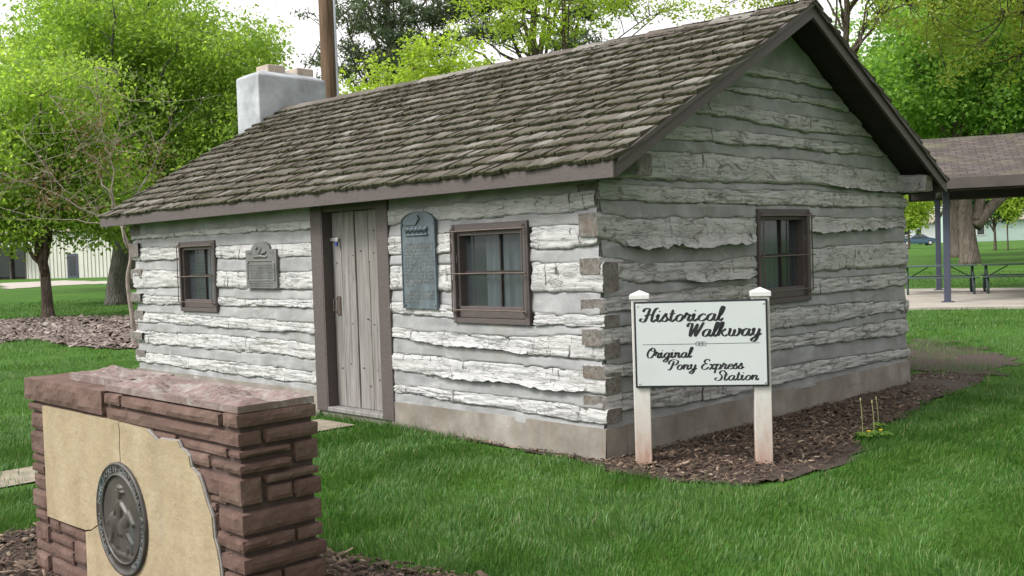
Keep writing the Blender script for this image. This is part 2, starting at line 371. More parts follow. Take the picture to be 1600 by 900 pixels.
def glass_mat(name, tint=0.45):
    m, nt, b = newmat(name); N = NT(nt); nt.nodes.remove(b); out = nt.nodes['Material Output']
    tr = nt.nodes.new('ShaderNodeBsdfTransparent'); tr.inputs[0].default_value = (tint, tint * 1.02, tint * 1.03, 1)
    gl = nt.nodes.new('ShaderNodeBsdfGlossy'); gl.inputs['Roughness'].default_value = 0.08; gl.inputs[0].default_value = (0.9, 0.93, 0.95, 1)
    df = nt.nodes.new('ShaderNodeBsdfDiffuse'); df.inputs[0].default_value = (0.15, 0.17, 0.185, 1)
    fr = nt.nodes.new('ShaderNodeLayerWeight'); fr.inputs[0].default_value = 0.35
    a = nt.nodes.new('ShaderNodeMixShader'); c = nt.nodes.new('ShaderNodeMixShader'); c.inputs[0].default_value = 0.20
    N.l(N.vramp(fr.outputs['Facing'], 0.0, 1.0, 0.02, 0.22), a.inputs[0]); N.l(tr.outputs[0], a.inputs[1]); N.l(gl.outputs[0], a.inputs[2])
    N.l(a.outputs[0], c.inputs[1]); N.l(df.outputs[0], c.inputs[2]); N.l(c.outputs[0], out.inputs[0]); return m
M['glass'] = glass_mat('dusty window glass', 0.78)
M['white_paint'] = simple('white paint', (0.58, 0.58, 0.56), 0.5, 0, 6, 0.07, 0.15)
# sign posts with reddish splash stains near the foot
m, nt, b = newmat('white vinyl post, soiled foot'); N = NT(nt)
sp = nt.nodes.new('ShaderNodeSeparateXYZ'); N.l(N.coord(), sp.inputs[0])
stn = N.math('ADD', sp.outputs[2], N.math('MULTIPLY', N.noise(9, 5, 0.6, N.mapped((3, 3, 0.8))), 0.55))
c = N.ramp(N.vramp(stn, 0.2, 0.85), [(0.0, (0.30, 0.16, 0.105)), (0.25, (0.40, 0.29, 0.235)), (0.55, (0.48, 0.435, 0.39)), (1.0, (0.54, 0.53, 0.50))])
c = N.mix(N.vramp(N.noise(20, 6, 0.7), 0.5, 0.75, 0, 0.4), c, (0.32, 0.30, 0.26))
N.l(c, b.inputs['Base Color']); b.inputs['Roughness'].default_value = 0.6; M['post'] = m
M['sign_white'] = simple('pale enamel sign face', (0.50, 0.535, 0.53), 0.35, 0, 3, 0.04, 0.0)
M['sign_black'] = simple('black sign paint', (0.018, 0.018, 0.022), 0.45, 0, 8, 0.2, 0)
M['black'] = simple('black edge', (0.02, 0.02, 0.025), 0.5, 0, 30, 0.5, 0.2)
M['pole'] = simple('creosoted pole timber', (0.115, 0.075, 0.048), 0.85, 0, 2, 0.55, 0.6, 0.01, 0.2, (9, 9, 0.6))
M['conduit'] = simple('grey conduit', (0.38, 0.40, 0.42), 0.4, 0.5, 3, 0.1, 0)
M['wire'] = simple('black cable', (0.02, 0.02, 0.02), 0.6, 0, 3, 0.1, 0)
M['steel'] = simple('galvanised steel', (0.55, 0.56, 0.58), 0.4, 0.7, 10, 0.2, 0)
M['blue'] = simple('blue padlock', (0.03, 0.05, 0.22), 0.4, 0, 10, 0.1, 0)
def leaf_mat(name, cols, trans=0.45):
    m, nt, b = newmat(name); N = NT(nt); r = N.island(); f = N.noise(0.55, 3, 0.5)
    c = N.ramp(r, [(0.0, cols[0]), (0.5, cols[1]), (1.0, cols[2])]); c = N.mix(N.vramp(f, 0.35, 0.65, 0, 0.45), c, cols[0])
    N.l(c, b.inputs['Base Color']); b.inputs['Roughness'].default_value = 0.5; b.inputs['Specular IOR Level'].default_value = 0.35
    t = nt.nodes.new('ShaderNodeBsdfTranslucent'); N.l(N.mix(1.0, c, (1.5, 1.5, 0.8), 'MULTIPLY'), t.inputs[0])
    mx = nt.nodes.new('ShaderNodeMixShader'); mx.inputs[0].default_value = trans
    N.l(b.outputs[0], mx.inputs[1]); N.l(t.outputs[0], mx.inputs[2]); N.l(mx.outputs[0], nt.nodes['Material Output'].inputs[0]); return m
M['leaf_bright'] = leaf_mat('spring maple leaves', [(0.165, 0.275, 0.045), (0.25, 0.375, 0.065), (0.345, 0.46, 0.11)], 0.6)
M['leaf_yellow'] = leaf_mat('young yellow green leaves', [(0.22, 0.325, 0.035), (0.30, 0.41, 0.055), (0.39, 0.485, 0.10)], 0.55)
M['leaf_olive'] = leaf_mat('olive elm leaves', [(0.185, 0.255, 0.042), (0.26, 0.335, 0.062), (0.33, 0.38, 0.095)], 0.6)
M['leaf_green'] = leaf_mat('mid green leaves', [(0.125, 0.25, 0.045), (0.185, 0.335, 0.058), (0.26, 0.41, 0.08)], 0.58)
M['leaf_dark'] = leaf_mat('dark small tree leaves', [(0.03, 0.09, 0.018), (0.045, 0.13, 0.022), (0.075, 0.18, 0.03)], 0.35)
M['needle'] = leaf_mat('pine needles', [(0.058, 0.088, 0.05), (0.085, 0.12, 0.065), (0.115, 0.15, 0.085)], 0.35)
M['husk'] = leaf_mat('dry brown seed clusters', [(0.10, 0.065, 0.03), (0.16, 0.11, 0.05), (0.22, 0.16, 0.08)], 0.2)
def bark_mat(name, a, bb, sc=9, zst=0.25, bst=0.9):
    m, nt, b = newmat(name); N = NT(nt); v = N.mapped((1, 1, zst)); f = N.noise(sc, 7, 0.7, v, 0.6); vo = N.voro(sc * 1.3, v, 'DISTANCE_TO_EDGE')
    h = N.math('ADD', N.math('MULTIPLY', N.vramp(vo, 0, 0.25), 0.7), f)
    N.l(N.ramp(f, [(0.3, a), (0.7, bb)]), b.inputs['Base Color']); b.inputs['Roughness'].default_value = 0.95; b.inputs['Specular IOR Level'].default_value = 0.15
    N.l(N.bump(h, bst, 0.05), b.inputs['Normal']); return m
M['bark_grey'] = bark_mat('rough grey bark', (0.065, 0.058, 0.052, 1), (0.20, 0.188, 0.17, 1))
M['bark_brown'] = bark_mat('brown bark', (0.055, 0.042, 0.034, 1), (0.15, 0.12, 0.095, 1))
M['bark_tan'] = bark_mat('smooth tan bark', (0.20, 0.14, 0.11, 1), (0.38, 0.29, 0.24, 1), 6, 0.3, 0.3)
M['bark_big'] = bark_mat('grey brown cottonwood bark', (0.07, 0.056, 0.045, 1), (0.165, 0.138, 0.115, 1), 5)
M['bark_dead'] = bark_mat('pale bare twigs', (0.18, 0.14, 0.12, 1), (0.34, 0.285, 0.25, 1), 8, 0.4, 0.3)
# lawn
m, nt, b = newmat('lawn ground'); N = NT(nt)
f = N.noise(0.35, 5, 0.6); f2 = N.noise(9, 6, 0.7); f3 = N.noise(70, 3, 0.7)
c = N.ramp(f, [(0.3, (0.040, 0.105, 0.014)), (0.55, (0.058, 0.142, 0.018)), (0.75, (0.085, 0.165, 0.024))])
c = N.mix(N.vramp(f2, 0.35, 0.7, 0.4, 0), c, (0.028, 0.065, 0.010)); c = N.mix(N.vramp(f3, 0.5, 0.75, 0, 0.35), c, (0.11, 0.19, 0.03))
N.l(c, b.inputs['Base Color']); b.inputs['Roughness'].default_value = 0.9; b.inputs['Specular IOR Level'].default_value = 0.1
N.l(N.bump(f3, 0.6, 0.03, N.bump(f2, 0.5, 0.05)), b.inputs['Normal']); M['lawn'] = m
m, nt, b = newmat('grass blade'); N = NT(nt); r = N.island(); f = N.noise(0.55, 4, 0.6); f2 = N.noise(2.6, 3, 0.6)
c = N.ramp(r, [(0.0, (0.028, 0.088, 0.012)), (0.45, (0.052, 0.145, 0.020)), (0.82, (0.085, 0.200, 0.032)), (0.93, (0.16, 0.235, 0.072)), (1.0, (0.28, 0.25, 0.13))])
c = N.mix(N.vramp(f, 0.38, 0.62, 0.0, 0.4), c, (0.10, 0.205, 0.036)); c = N.mix(N.vramp(f2, 0.52, 0.70, 0, 0.5), c, (0.034, 0.098, 0.024)); c = N.mix(N.vramp(N.noise(1.1, 5, 0.7), 0.60, 0.72, 0, 0.28), c, (0.19, 0.215, 0.085))
N.l(c, b.inputs['Base Color']); b.inputs['Roughness'].default_value = 0.45; b.inputs['Specular IOR Level'].default_value = 0.35
t = nt.nodes.new('ShaderNodeBsdfTranslucent'); N.l(c, t.inputs[0]); mx = nt.nodes.new('ShaderNodeMixShader'); mx.inputs[0].default_value = 0.3
N.l(b.outputs[0], mx.inputs[1]); N.l(t.outputs[0], mx.inputs[2]); N.l(mx.outputs[0], nt.nodes['Material Output'].inputs[0]); M['grass'] = m
m, nt, b = newmat('dark mulch soil'); N = NT(nt); f = N.noise(4, 6, 0.7); f2 = N.noise(45, 5, 0.7)
c = N.ramp(f2, [(0.3, (0.022, 0.014, 0.010)), (0.55, (0.048, 0.031, 0.022)), (0.8, (0.095, 0.065, 0.047))]); c = N.mix(N.vramp(f, 0.4, 0.7, 0, 0.5), c, (0.068, 0.048, 0.037))
N.l(c, b.inputs['Base Color']); b.inputs['Roughness'].default_value = 0.95; N.l(N.bump(f2, 0.9, 0.02), b.inputs['Normal']); M['soil'] = m
def chip_mat(name, cols):
    m, nt, b = newmat(name); N = NT(nt)
    c = N.ramp(N.island(), [(0.0, cols[0]), (0.5, cols[1]), (0.85, cols[2]), (1.0, cols[3])]); c = N.mix(N.vramp(N.noise(60, 4), 0.4, 0.7, 0, 0.4), c, cols[0])
    N.l(c, b.inputs['Base Color']); b.inputs['Roughness'].default_value = 0.9; return m
M['chips'] = chip_mat('wood chips', [(0.034, 0.021, 0.0135), (0.072, 0.044, 0.029), (0.135, 0.091, 0.06), (0.30, 0.23, 0.165)])
M['chips_grey'] = chip_mat('grey bark chips', [(0.07, 0.052, 0.044), (0.145, 0.11, 0.094), (0.235, 0.19, 0.165), (0.34, 0.295, 0.26)])
M['drypath'] = simple('dry straw path', (0.225, 0.195, 0.145), 0.95, 0, 8, 0.3, 0.5, 0.02)
M['asphalt_shingle'] = None
m, nt, b = newmat('brown asphalt shingles'); N = NT(nt)
br = nt.nodes.new('ShaderNodeTexBrick'); br.inputs['Scale'].default_value = 1.0; br.inputs['Brick Width'].default_value = 0.3; br.inputs['Row Height'].default_value = 0.17
br.inputs['Mortar Size'].default_value = 0.014; br.inputs['Color1'].default_value = (0.050, 0.040, 0.037, 1); br.inputs['Color2'].default_value = (0.105, 0.083, 0.076, 1); br.inputs['Mortar'].default_value = (0.025, 0.019, 0.017, 1)
N.l(N.coord('UV'), br.inputs['Vector']); c = N.mix(N.vramp(N.noise(1.5, 4), 0.5, 0.7, 0, 0.4), br.outputs['Color'], (0.15, 0.15, 0.07))
N.l(c, b.inputs['Base Color']); b.inputs['Roughness'].default_value = 0.9; N.l(N.bump(br.outputs['Fac'], 0.6, -0.01), b.inputs['Normal']); M['asphalt_shingle'] = m
M['pav_post'] = simple('slate blue steel post', (0.050, 0.056, 0.085), 0.5, 0, 3, 0.1, 0)
M['pav_fascia'] = simple('brown pavilion fascia', (0.068, 0.055, 0.050), 0.6, 0, 3, 0.15, 0.1)
M['green_metal'] = simple('dark green coated metal', (0.025, 0.045, 0.04), 0.5, 0, 3, 0.1, 0)
M['table_top'] = simple('grey green table top', (0.07, 0.10, 0.095), 0.5, 0, 3, 0.1, 0)
M['siding_white'] = simple('cream metal siding', (0.50, 0.50, 0.445), 0.5, 0, 0.4, 0.05, 0)
M['siding_green'] = simple('pale green clapboard', (0.36, 0.46, 0.42), 0.7, 0, 0.4, 0.06, 0)
M['house_white'] = simple('white house siding', (0.74, 0.75, 0.78), 0.7, 0, 0.4, 0.05, 0)
M['roof_grey'] = simple('grey tan roof', (0.27, 0.24, 0.20), 0.9, 0, 1, 0.2, 0.2)
M['glass_dark'] = simple('dark glazing', (0.03, 0.035, 0.04), 0.15, 0, 1, 0.2, 0, 0, 0.6)
M['car_teal'] = simple('teal car paint', (0.035, 0.075, 0.105), 0.25, 0.2, 2, 0.05, 0)
M['car_white'] = simple('white car paint', (0.75, 0.76, 0.78), 0.25, 0, 2, 0.03, 0)
M['tyre'] = simple('tyre rubber', (0.02, 0.02, 0.02), 0.8, 0, 3, 0.1, 0)
M['rim'] = simple('wheel rim', (0.6, 0.6, 0.62), 0.35, 0.6, 3, 0.1, 0)
M['red'] = simple('red tail lamp', (0.45, 0.03, 0.025), 0.3, 0, 3, 0.1, 0)
M['flower'] = simple('yellow dandelion petals', (0.75, 0.52, 0.02), 0.7, 0, 30, 0.2, 0)
M['stem'] = simple('pale flower stem', (0.34, 0.36, 0.16), 0.7, 0, 20, 0.2, 0)
# ------------------------------------------------------------------ ground
CABIN = (-8.0, 0.02, 0.0, 5.12)           # footprint x0, x1, y0, y1
def inside(poly, x, y):
    r = np.zeros(x.shape, bool); n = len(poly)
    for i in range(n):
        (x1, y1), (x2, y2) = poly[i], poly[(i + 1) % n]
        c = ((y1 > y) != (y2 > y)) & (x < (x2 - x1) * (y - y1) / (y2 - y1 + 1e-12) + x1); r ^= c
    return r
def grid_sheet(name, poly, cell, z0, amp, mat, seed, kind='structure', jit=0.06, nsc=3.0):
    P = np.array(poly); lo = P.min(0) - cell; hi = P.max(0) + cell
    xs = np.arange(lo[0], hi[0] + cell, cell); ys = np.arange(lo[1], hi[1] + cell, cell)
    X, Y = np.meshgrid(xs, ys, indexing='ij')
    ok = inside(poly, X + jit * fbm(X * 2, Y * 2, 0, seed, 3), Y + jit * fbm(X * 2, Y * 2, 9, seed, 3))
    Z = terrain(X, Y) + z0 + amp * (fbm(X * nsc, Y * nsc, 0, seed + 3, 4) * 0.5 + 0.5)
    nx, ny = X.shape; i = np.arange(nx - 1)[:, None] * ny + np.arange(ny - 1)[None, :]
    F = np.stack([i, i + ny, i + ny + 1, i + 1], -1).reshape(-1, 4)
    okf = ok.ravel()[F].sum(1) >= 3
    V = np.stack([X, Y, Z], -1).reshape(-1, 3); F = F[okf]
    used = np.unique(F); rem = np.zeros(len(V), int); rem[used] = np.arange(len(used))
    return obj(name, mesh_np(name, V[used], [rem[F]], [mat], True), None, kind=kind)

t = np.linspace(-1, 1, 181); ax = np.sinh(t * 4.6) / np.sinh(4.6) * 620
X, Y = np.meshgrid(ax, ax, indexing='ij'); Z = terrain(X, Y)
nx = len(ax); i = np.arange(nx - 1)[:, None] * nx + np.arange(nx - 1)[None, :]
obj('lawn', mesh_np('lawn', np.stack([X, Y, Z], -1).reshape(-1, 3), [np.stack([i, i + nx, i + nx + 1, i + 1], -1).reshape(-1, 4)], [M['lawn']], True), kind='structure')

BED = [(-1.7, -0.12), (-0.86, -0.15), (-0.44, -0.17), (-0.1, -0.2), (0.34, -0.34), (0.84, -0.33), (1.26, -0.13), (1.42, 0.18), (1.49, 0.7), (1.34, 1.42), (1.10, 1.8),
       (0.95, 2.9), (0.75, 4.0), (0.72, 5.3), (0.55, 6.2), (-0.2, 6.1), (-0.3, 5.0), (-0.3, 0.3), (-1.7, 0.1)]
BEDM = [(-1.5, -3.55), (-0.8, -3.12), (0.0, -2.86), (0.3, -2.74), (0.6, -2.68), (0.94, -2.62), (1.35, -2.5), (1.9, -2.6), (2.3, -3.1), (2.4, -4.2), (1.9, -4.7), (-0.8, -4.7), (-1.5, -4.3)]
BEDL = [(-30, 2.0), (-26, 4.1), (-26, 5.4), (-23.2, 7.0), (-19, 9.0), (-13, 8.0), (-11.5, 4.0), (-13.4, 2.5), (-14.3, 2.0), (-15.8, 1.95), (-17.9, 2.25), (-17.7, 1.4), (-19, 0.0), (-24, -2)]
PATH = [(-3.55, -9), (-2.80, -9), (-2.84, -0.12), (-3.62, -0.12)]
PAVU = np.array([0.91, 0.41]); PAVU /= np.linalg.norm(PAVU); PAVV = np.array([-PAVU[1], PAVU[0]]); PAV0 = np.array([-4.83, 18.21])
def pav(u, v): return PAV0 + PAVU * u + PAVV * v
SLAB = [tuple(pav(-1.5, -1.9)), tuple(pav(14, -1.9)), tuple(pav(14, 7.6)), tuple(pav(-1.5, 7.6))]
WALK = [(-110, 28.0), (-67.2, 17.4), (-60.7, 15.3), (-40, 9), (-40, 8.0), (-55, 20), (-63.7, 23.3), (-70, 26.2), (-76, 28.5), (-105, 31.5)]
WALK = [(-67.2, 17.4), (-60.7, 15.3), (-64.0, 20.5), (-62.0, 24.0), (-58, 28), (-63, 30.5), (-70, 26.6), (-72, 25.8), (-80, 26.8), (-80, 21)]
PATCH = [(0.2, 6.0), (0.7, 6.2), (0.3, 7.6), (-0.4, 8.8), (-1.4, 10.2), (-2.3, 10.0), (-1.6, 7.9), (-0.6, 6.3)]
grid_sheet('mulch_bed', BED, 0.05, 0.004, 0.02, M['soil'], 3)
grid_sheet('mulch_bed', BEDM, 0.06, 0.004, 0.02, M['soil'], 5)
grid_sheet('mulch_bed', BEDL, 0.22, 0.012, 0.03, M['soil'], 7, jit=0.2)
grid_sheet('bare_soil', PATCH, 0.12, 0.006, 0.012, M['soil'], 8, jit=0.3)
grid_sheet('concrete_path', PATH, 0.1, 0.012, 0.01, M['drypath'], 9, jit=0.02)
mb = MB(); zs = 0.09
mb.prism(SLAB, -0.2, zs, lambda p: (p[0], p[2], p[1])); mb.build('pavilion_slab', M['concrete'], kind='structure')
grid_sheet('concrete_walk', WALK, 0.6, 0.02, 0.01, M['concrete'], 11, jit=0.1)

# wood chips on the beds
def chips(name, label, poly, n, mat, seed, size, z0, keep=None):
    g = np.random.default_rng(seed); P = np.array(poly); lo, hi = P.min(0), P.max(0)
    x = g.uniform(lo[0], hi[0], n * 4); y = g.uniform(lo[1], hi[1], n * 4)
    k = inside(poly, x, y)
    if keep is not None: k &= keep(x, y, g)
    k &= ~((x > CABIN[0]) & (x < CABIN[1] + 0.06) & (y > CABIN[2] - 0.06) & (y < CABIN[3] + 0.06))
    x, y = x[k][:n], y[k][:n]; m = len(x)
    L = size * g.uniform(0.5, 1.7, m) * (1 + 1.2 * (g.random(m) > 0.93)); W = L * g.uniform(0.18, 0.5, m); H = size * g.uniform(0.06, 0.2, m)
    a = g.uniform(0, 6.283, m); tl = g.normal(0, 0.28, m); rl = g.normal(0, 0.3, m)
    base = np.array([(-.5, -.5, 0), (.5, -.35, 0), (.5, .35, 0), (-.5, .5, 0), (-.45, -.4, 1), (.42, -.25, 1), (.42, .25, 1), (-.45, .4, 1)])
    v = base[None] * np.stack([L, W, H], -1)[:, None, :]
    v[..., 2] += v[..., 0] * tl[:, None] + v[..., 1] * rl[:, None]
    ca, sa = np.cos(a)[:, None], np.sin(a)[:, None]
    V = np.stack([v[..., 0] * ca - v[..., 1] * sa + x[:, None], v[..., 0] * sa + v[..., 1] * ca + y[:, None], v[..., 2] + (terrain(x, y) + z0 + g.uniform(0, 0.022, m))[:, None]], -1)
    F = np.array([(4, 5, 6, 7), (0, 1, 5, 4), (1, 2, 6, 5), (2, 3, 7, 6), (3, 0, 4, 7)])
    F = (F[None] + (np.arange(m) * 8)[:, None, None]).reshape(-1, 4)
    obj(name, mesh_np(name, V.reshape(-1, 3), [F], [mat]), None, kind='stuff', label=label, category='wood chips')
def keepbed(x, y, g):
    d = fbm(x * 1.2, y * 1.2, 0, 21, 3) * 0.35 + 0.75 - 0.55 * np.clip((y - 2.6) / 2.5, 0, 1) - 0.55 * np.clip((-0.02 - y) / 0.2, 0, 1) - 0.35 * np.clip((x - 1.05) / 0.3, 0, 1)
    return g.random(len(x)) < d
chips('wood_chips', 'brown wood chips strewn on the bed around the white sign', BED, 8500, M['chips'], 31, 0.030, 0.018, keepbed)
chips('wood_chips', 'brown wood chips around the red stone monument', BEDM, 8000, M['chips'], 32, 0.034, 0.016)
chips('wood_chips', 'grey bark chips on the bed under the small leafy tree', BEDL, 15000, M['chips_grey'], 33, 0.12, 0.02)

# grass blades
def grass():
    g = np.random.default_rng(99); CX, CY = 4.9379, -5.8104; bx = []
    for d0, d1, dens, hmul, wmul in ((3.2, 8, 5600, 1.0, 1.0), (8, 12, 3100, 1.05, 1.25), (12, 18, 1150, 1.1, 1.7), (18, 28, 420, 1.15, 2.8), (28, 46, 110, 1.2, 5.0)):
        a0, a1 = -0.9, 0.9; area = (a1 - a0) / 2 * (d1 ** 2 - d0 ** 2); n = int(area * dens)
        d = np.sqrt(g.uniform(d0 ** 2, d1 ** 2, n)); a = g.uniform(a0, a1, n)
        fx, fy = -0.7118, 0.7023; dx = fx * np.cos(a) + 0.7023 * np.sin(a); dy = fy * np.cos(a) + 0.7118 * np.sin(a)
        kp = (np.abs(a) < 0.56) | (g.random(n) < 0.3); x = (CX + d * dx)[kp]; y = (CY + d * dy)[kp]; n = len(x); wm = np.where(np.abs(a[kp]) < 0.56, wmul, wmul * 1.8)
        bx.append(np.stack([x, y, np.full(n, hmul), wm], -1))
    B = np.concatenate(bx); x, y = B[:, 0], B[:, 1]
    jx = x + 0.10 * fbm(x * 5, y * 5, 0, 41, 4) + g.normal(0, 0.018, len(x)); jy = y + 0.10 * fbm(x * 5, y * 5, 5, 42, 4) + g.normal(0, 0.018, len(x))
    k = ~((x > CABIN[0]) & (x < CABIN[1] + 0.08) & (y > -0.07) & (y < CABIN[3] + 0.08))
    k &= ~((x > -8.5) & (x < -2.6) & (y > 5) & (y < 10))          # wholly behind the cabin
    for P in (BED, BEDM): k &= ~inside(P, jx, jy) | (g.random(len(x)) < 0.007)
    k &= ~inside(BEDL, jx, jy); k &= ~inside(SLAB, x, y); k &= ~inside(WALK, x, y)
    k &= ~inside(PATCH, jx, jy) | (g.random(len(x)) < np.where(fbm(x * 1.6, y * 1.6, 0, 45, 3) > 0.05, 0.75, 0.10))
    pj = np.abs(jx + 3.2) < (0.36 + 0.1 * fbm(x * 3, y * 3, 0, 5, 3)); pj &= (y < -0.12); k &= ~pj | (g.random(len(x)) < 0.05)
    k &= ~((y > -0.16) & (y < 0.3) & (x < -3.9) & (x > -8.1) & (g.random(len(x)) < 0.5))
    B = B[k]; x, y = B[:, 0], B[:, 1]; n = len(x)
    lush = fbm(x * 0.9, y * 0.9, 0, 51, 3)
    h = (0.045 + 0.022 * lush + g.normal(0, 0.012, n)).clip(0.018, 0.12) * B[:, 2] * (1 + 0.9 * (g.random(n) > 0.985))
    w = g.uniform(0.0013, 0.0029, n) * B[:, 3]; a = g.uniform(0, 6.283, n); ln = g.uniform(0.1, 0.75, n) * h
    la = g.uniform(0, 6.283, n) * 0.35 + 3.2 * fbm(x * 1.7, y * 1.7, 3, 61, 3)
    dx, dy = np.cos(a) * w, np.sin(a) * w; lx, ly = np.cos(la) * ln, np.sin(la) * ln; z = terrain(x, y) - 0.004
    st = lambda *q: np.stack(q, -1)
    V = np.stack([st(x - dx, y - dy, z), st(x + dx, y + dy, z), st(x - dx * .8 + lx * .35, y - dy * .8 + ly * .35, z + h * .6),
                  st(x + dx * .8 + lx * .35, y + dy * .8 + ly * .35, z + h * .6), st(x + lx, y + ly, z + h * np.where(ln > 0.55 * h, 0.86, 1.0))], 1)
    i0 = (np.arange(n) * 5)[:, None]; nr = B[:, 3] < 1.5; fr = i0[~nr]
    keepv = np.ones((n, 5), bool); keepv[~nr, 2:4] = False; rm = np.cumsum(keepv.ravel()) - 1; V = V.reshape(-1, 3)[keepv.ravel()]
    obj('grass', mesh_np('grass', V, [rm[i0[nr] + np.array([[0, 1, 3, 2]])], rm[i0[nr] + np.array([[2, 3, 4]])], rm[fr + np.array([[0, 1, 4]])]], [M['grass']]), None,
        kind='stuff', label='short green mown grass of the lawn', category='grass')
    return n
print('grass blades', grass())
# ------------------------------------------------------------------ cabin
L, W = 7.87, 5.106
cabin = thing('log_cabin', 'whitewashed log cabin with mossy shingle roof and brown trim', 'cabin')
def roof_under(x, y):
    return 2.10 + (1.5 + 0.11 * (0.38 - x) / 8.64) * (1 - abs(y - 2.553) / 2.823)
roof_v = np.vectorize(roof_under)
mapF = lambda s, o, z: np.stack([s, -o, z], -1)
mapG = lambda s, o, z: np.stack([o, s, z], -1)
mapL = lambda s, o, z: np.stack([-L - o, s, z], -1)
mapB = lambda s, o, z: np.stack([s, W + o, z], -1)

class LogDef:
    def __init__(s, pts, seed, wob=0.016):
        P = np.array(pts, float); s.S, s.T, s.B = P[:, 0], P[:, 1], P[:, 2]; s.seed = seed; s.wob = wob
    def zt(s, x): return np.interp(x, s.S, s.T) + s.wob * (0.4 * fbm(x * 1.3, 0, 0, s.seed, 3) + 0.25 * fbm(x * 3.1, 2, 0, s.seed + 4, 2) + 0.35 * fbm(x * 9, 0, 0, s.seed + 5, 3))
    def zb(s, x):
        n = fbm(x * 1.1, 3, 0, s.seed + 9, 3); f = fbm(x * 7, 1, 0, s.seed + 13, 4)
        return np.interp(x, s.S, s.B) + s.wob * (0.45 * n + 0.4 * fbm(x * 2.7, 4, 0, s.seed + 11, 2) - 0.8 * np.abs(f))

def log_piece(ld, s0, s1, mp, mats, parent, out0=0.0385, depth=0.17, res=0.02, K=15, rag0=0.0, rag1=0.0, ztop=None, end0=True, end1=True):
    n = max(8, int((s1 - s0) / res)); s = np.linspace(s0, s1, n); sd = ld.seed
    zt, zb = ld.zt(s), ld.zb(s)
    if ztop is not None: zt = np.minimum(zt, ztop(s)); zb = np.minimum(zb, zt - 0.004)
    f = np.linspace(0, 1, K)[None, :]; S = np.repeat(s[:, None], K, 1); Z = zt[:, None] + (zb - zt)[:, None] * f
    H = (zt - zb)[:, None]
    o = out0 + 0.005 * np.sin(np.pi * f) + 0.009 * f + 0.006 * fbm(S * 1.7, Z * 9, 0, sd + 1, 3) + 0.007 * fbm(S * 5, Z * 46, 0, sd + 2, 4)
    sp = fbm(S * 0.9, Z * 16, 4, sd + 3, 2); o = o - 0.018 * np.clip(1 - np.abs(sp) / 0.08, 0, 1)            # long drying splits
    ax = fbm(S * 14, Z * 2.2, 7, sd + 4, 2); o = o - 0.008 * np.clip((ax - 0.55) / 0.2, 0, 1)                # axe checks
    o = o - 0.020 * np.clip((0.07 - f) / 0.07, 0, 1) ** 2 - 0.022 * np.clip((f - 0.96) / 0.04, 0, 1) ** 2
    e0 = rag0 * (0.5 + 0.5 * fbm(0, Z * 22, 0, sd + 6, 2)); e1 = rag1 * (0.5 + 0.5 * fbm(3, Z * 22, 0, sd + 7, 2))
    S = S + e0 * np.clip(1 - (S - s0) / 0.1, 0, 1) - e1 * np.clip(1 - (s1 - S) / 0.1, 0, 1)
    dd = np.minimum(s - s0, s1 - s); tp_ = 0.10 * np.clip(1 - dd / 0.05, 0, 1) ** 2 * (1 + 0.8 * np.sin(sd * 1.7)); Zm = Z.mean(1, keepdims=True); Z = Zm + (Z - Zm) * (1 - tp_[:, None]); zt = Z[:, 0]; zb = Z[:, -1]
    bk = np.full((n, 1), -depth + 0.03)
    Sf = np.concatenate([s[:, None], S, s[:, None]], 1); Of = np.concatenate([bk, o, bk], 1); Zf = np.concatenate([zt[:, None] - .006, Z, zb[:, None] + .006], 1)
    V = mp(Sf, Of, Zf).reshape(-1, 3); k2 = K + 2
    i = np.arange(n - 1)[:, None] * k2 + np.arange(k2 - 1)[None, :]
    F = np.stack([i, i + 1, i + k2 + 1, i + k2], -1).reshape(-1, 4)
    faces = [F]; mi = [0] * len(F)
    if len(mats) == 1: mats = mats + mats
    caps = []
    nv = len(V)
    for q, (row, on_) in enumerate(((0, end0), (n - 1, end1))):     # end grain: fan to a sunken centre
        ring = V[row * k2:(row + 1) * k2]; c = ring.mean(0, keepdims=True); V = np.concatenate([V, ring, c]); b0 = nv
        caps.append(np.array([(b0 + j, b0 + (j + 1) % k2, b0 + k2) for j in range(k2)])); nv += k2 + 1; mi += [1] * k2
    faces.append(np.concatenate(caps))
    return obj('log', mesh_np('log', V, faces, mats, True, mi), parent)

